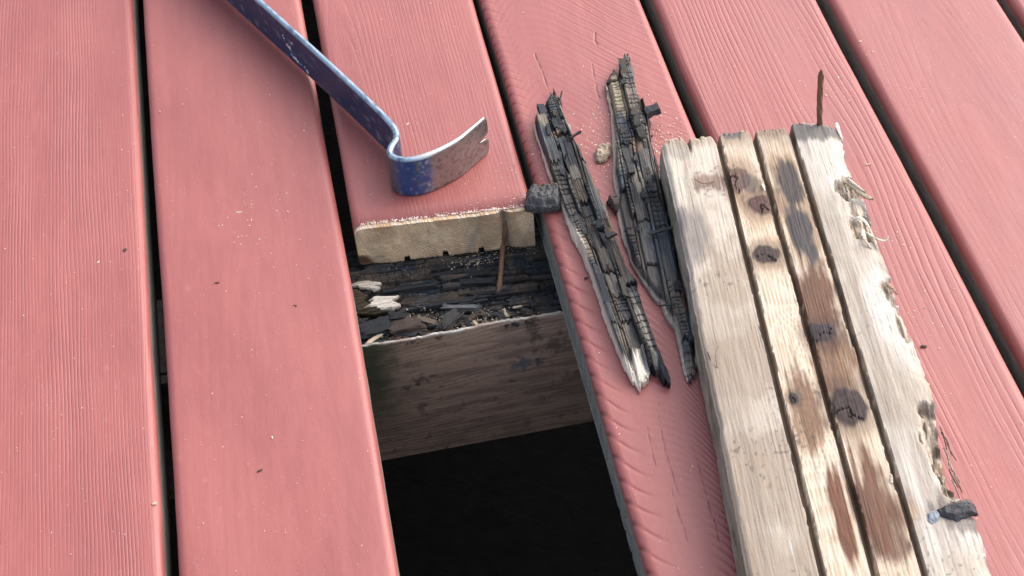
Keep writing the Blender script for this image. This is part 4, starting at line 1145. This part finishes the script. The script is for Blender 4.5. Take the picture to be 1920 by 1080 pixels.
    tv = face_row[ia + 2, 5] - face_row[ia, 5]; tv /= np.linalg.norm(tv); uv = np.array([0, 0, 1.0])
    VV = []; FF = []; CL = []
    for (qx, qy, rr) in spots:
        q = Pv[np.argmin((sx - qx) ** 2 + (sy - qy) ** 2)]
        for rep in range(3):
            ce = q + tv * rg.uniform(-.0016, .0016) + uv * rg.uniform(-.0014, .0014)
            m_ = 9; o_ = len(VV); ra = rr * .00038 * rg.uniform(.5, 1.0)
            colr = [(.55, .56, .58), (.10, .22, .38), (.48, .40, .38), (.62, .60, .58), (.03, .06, .22)][rg.integers(0, 5)]
            for lay, lift in ((0, .00005), (1, .00035 + .0001 * rep)):
                for k in range(m_):
                    th = 2 * math.pi * k / m_; r_ = ra * (.45 + .9 * rg.random())
                    VV.append(ce + nrmv * lift + tv * math.cos(th) * r_ * 1.25 + uv * math.sin(th) * r_); CL.append(colr)
            FF.append([o_ + m_ + k for k in range(m_)])
            for k in range(m_): FF.append([o_ + k, o_ + (k + 1) % m_, o_ + m_ + (k + 1) % m_, o_ + m_ + k])
    lb = mk('label_remnant', VV, FF, M_DUST, None, col=np.array(CL)); under(lb, root)
    lb['label'] = 'torn pale shreds of a worn sticker'
pry_bar()

# ------------------------------------------------------------------ crumbs
def rough_block(k):
    bm = bmesh.new(); bmesh.ops.create_cube(bm, size=1.0)
    bmesh.ops.subdivide_edges(bm, edges=bm.edges[:], cuts=5, use_grid_fill=True)
    P = np.array([v.co for v in bm.verts]); rr = np.linalg.norm(P, axis=1)[:, None]
    P = P * (1 - .16 * sst(.5, .87, rr))
    st = (fbm(P[:, 0] * 2 + k * 7, P[:, 1] * 9 + P[:, 2] * 5, k, 3) - .5)[:, None]
    bl = (fbm(P[:, 0] * 3 + k * 3, P[:, 1] * 3 + P[:, 2] * 4 + 9, k + 40, 3) - .5)[:, None]
    P = P * (1 + st * .55 + bl * .5); P[:, 0] += (vn(P[:, 1] * 6, P[:, 2] * 6 + k, k + 5) - .5) * .28 * np.sign(P[:, 0]) * (np.abs(P[:, 0]) > .35)
    for v, p in zip(bm.verts, P): v.co = p
    me = bpy.data.meshes.new('wood_chip'); bm.to_mesh(me); bm.free()
    return me
ROUGH = [rough_block(k) for k in range(9)]
def chip(label, px, py, L_, w_, h_, an, mat, z=0.0, group=None, name='wood_chip'):
    me = random.choice(ROUGH).copy(); me.materials.append(mat)
    o = bpy.data.objects.new(name, me); COL.objects.link(o)
    o.location = at(px, py, z + h_ * (.45 if z else .25)); o.scale = (L_, w_, h_) if z else (L_ * .62, w_ * .6, h_ * .5); o.rotation_euler = (random.uniform(-.1, .1), random.uniform(-.08, .08), an)
    return tag(o, label, 'wood chip', group)
chip('small dark brown chip on the red board right of the bare plank', 1732, 649, .0065, .003, .0018, -.2, M_BARK)
chip('tiny curled pale brown shaving on the red board near the plank top right corner', 1628, 308, .007, .002, .0014, .1, M_PALE)
chip('small pale chip near the left edge of the second red board', 290, 944, .005, .003, .0015, .2, M_PALE)
chip('tiny dark crumb on the smooth red board near the rotten joist', 553, 573, .004, .002, .0014, -.4, M_BARK)
chip('dark crumb on the narrow grained board at the far left', 234, 468, .0042, .0035, .002, .7, M_BARK)
chip('pale wood flake in the middle of the smooth red board', 448, 398, .0065, .0025, .0012, -.15, M_PALE)
chip('dark crumb in the middle of the smooth red board below the pale flake', 407, 530, .005, .002, .0014, -.1, M_BARK)
chip('reddish shaving low on the smooth red board', 487, 882, .005, .002, .0012, .3, M_BARK)
chip('dark speck on the red board left of the ridged strip tips', 1099, 521, .005, .0018, .002, .2, M_BARK)
chip('round dark crumb beside the upper right of the narrow tipped strip', 1222, 254, .003, .0028, .002, .2, M_BARK)
# debris on the joist ledge
ZL = -.0475
chip('long pale grey stick lying across the joist ledge', 862, 576, .024, .0042, .003, -.22, simple_mat('grey_stick_wood', (.06, .065, .075), (.15, .155, .165), .7, 300), ZL)
chip('broad blue black chip leaning on the joist ledge', 843, 600, .020, .009, .006, .65, M_BLOCK, ZL)
chip('brown rotten cube near the left of the joist ledge', 762, 612, .024, .014, .010, .05, simple_mat('brown_cube_rot', (.03, .02, .016), (.075, .05, .04), .8, 250), ZL - .004)
chip('dark rotten block at the left end of the joist ledge', 705, 618, .026, .013, .009, .05, M_BLOCK, ZL - .004)
chip('grey cube above the brown rotten block on the joist', 745, 594, .012, .009, .007, .05, M_BLOCK, ZL)
chip('light brown splinter in the middle of the joist ledge', 800, 602, .018, .0045, .003, -.55, simple_mat('tan_splinter_wood', (.08, .058, .042), (.18, .135, .10), .8, 400), ZL)
chip('pale sliver at the left front of the joist ledge', 702, 635, .014, .003, .0015, .5, M_PALE, ZL)
for k in range(46):
    px = random.uniform(740, 1000); py = 628 - (px - 860) * .17 - random.uniform(4, 34)
    chip('small crumb of rotten wood scattered on the broken joist ledge', px, py, random.uniform(.004, .012), random.uniform(.0016, .004), random.uniform(.0015, .003), random.uniform(-1.5, 1.5), random.choice([M_BLOCK, M_BARK, M_BLOCK, M_BLOCK, M_BARK, M_PALE if k % 9 == 0 else M_BARK]), ZL - .001, group='rotten crumbs on the joist ledge')

def sawdust():
    rg = np.random.default_rng(3); V = []; F = []; C = []
    def flake(p, r, colr):
        o_ = len(V); n = 4
        a = rg.uniform(0, 6.28); el = rg.uniform(1, 2.6)
        ux = np.array([math.cos(a), math.sin(a), 0]) * r * el; vy = np.array([-math.sin(a), math.cos(a), 0]) * r
        h = r * rg.uniform(.3, .9)
        for q in (-ux - vy * .6, ux * .9 - vy, ux + vy * .7, -ux * .8 + vy):
            V.append(p + q * rg.uniform(.7, 1.2)); C.append(colr)
        V.append(p + np.array([0, 0, h])); C.append(colr)
        F.extend([[o_, o_ + 1, o_ + 4], [o_ + 1, o_ + 2, o_ + 4], [o_ + 2, o_ + 3, o_ + 4], [o_ + 3, o_, o_ + 4]])
    pale = [(.72, .60, .46), (.80, .70, .58), (.62, .48, .34), (.78, .62, .55), (.5, .36, .26)]
    def pick(): return pale[rg.integers(0, 5)]
    def ok(x):
        return any(xl + .004 < x < xr - .004 for xl, xr, _ in spec)
    for k in range(1500):       # thin even scatter over the boards
        x = rg.uniform(-.30, .60); y = rg.uniform(.5, 1.2)
        if not ok(x) or (-.002 < x < .1385 and y < cut_y(x) + .002): continue
        flake(np.array([x, y, .0006]), rg.uniform(.00010, .00030) * (2.0 if rg.random() < .03 else 1), pick())
    for k in range(330):       # along the sawn edge
        x = rg.uniform(.004, .134); y = cut_y(x) + abs(rg.normal(0, .0022)) - .0004
        flake(np.array([x, y, .0003]), rg.uniform(.00018, .0005) * (1.5 if y - cut_y(x) < .0015 else .7), [(.62, .52, .47), (.42, .36, .32), (.56, .44, .34), (.66, .57, .5), (.50, .25, .22)][rg.integers(0, 5)])
    for (px, py, sx, sy, m) in ((1120, 250, 22, 40, 130), (1240, 262, 22, 30, 200), (1130, 300, 14, 25, 60), (1660, 600, 60, 40, 90), (1640, 470, 30, 30, 60), (1000, 330, 14, 40, 40), (690, 690, 10, 30, 40), (960, 350, 40, 30, 60), (1590, 160, 60, 40, 50), (450, 400, 50, 40, 40)):
        for k in range(m):
            p = at(px + rg.normal(0, sx), py + rg.normal(0, sy), .0004)
            if not ok(p[0]) or (-.002 < p[0] < .1385 and p[1] < cut_y(p[0])): continue
            flake(p, rg.uniform(.00015, .00048), pick())
    o = mk('sawdust', V, F, M_DUST, None, col=np.array(C)); tag(o, 'pale sawdust flecks sprinkled over the red boards', 'sawdust', kind='stuff')
    V.clear(); F.clear(); C.clear()
    # crumbs caught on the rotten joist
    for (px, py, sx, sy, m) in ((925, 464, 24, 6, 420), (880, 488, 26, 6, 260), (1000, 462, 14, 6, 160), (790, 500, 50, 10, 80), (880, 600, 60, 12, 500), (980, 590, 40, 8, 80), (720, 628, 30, 8, 80), (800, 575, 60, 10, 60)):
        for k in range(m):
            p = at(px + rg.normal(0, sx), py + rg.normal(0, sy), -.0445)
            if not (-.01 < p[0] < .139 and JY + .004 < p[1] < cut_y(p[0]) + .0): continue
            p[2] = -.0435 if p[1] > JY + .06 else float(rot_height(np.array(p[0]), np.array(p[1]))) + .003
            flake(p, rg.uniform(.00014, .00042) * (1.9 if rg.random() < .06 else 1), [(.34, .28, .21), (.20, .16, .12), (.42, .36, .29), (.13, .105, .085)][rg.integers(0, 4)])
    o = mk('sawdust', V, F, M_DUST, None, col=np.array(C)); tag(o, 'sawdust and grit caught on the black rotten joist', 'sawdust', kind='stuff')
sawdust()
bpy.context.view_layer.update()
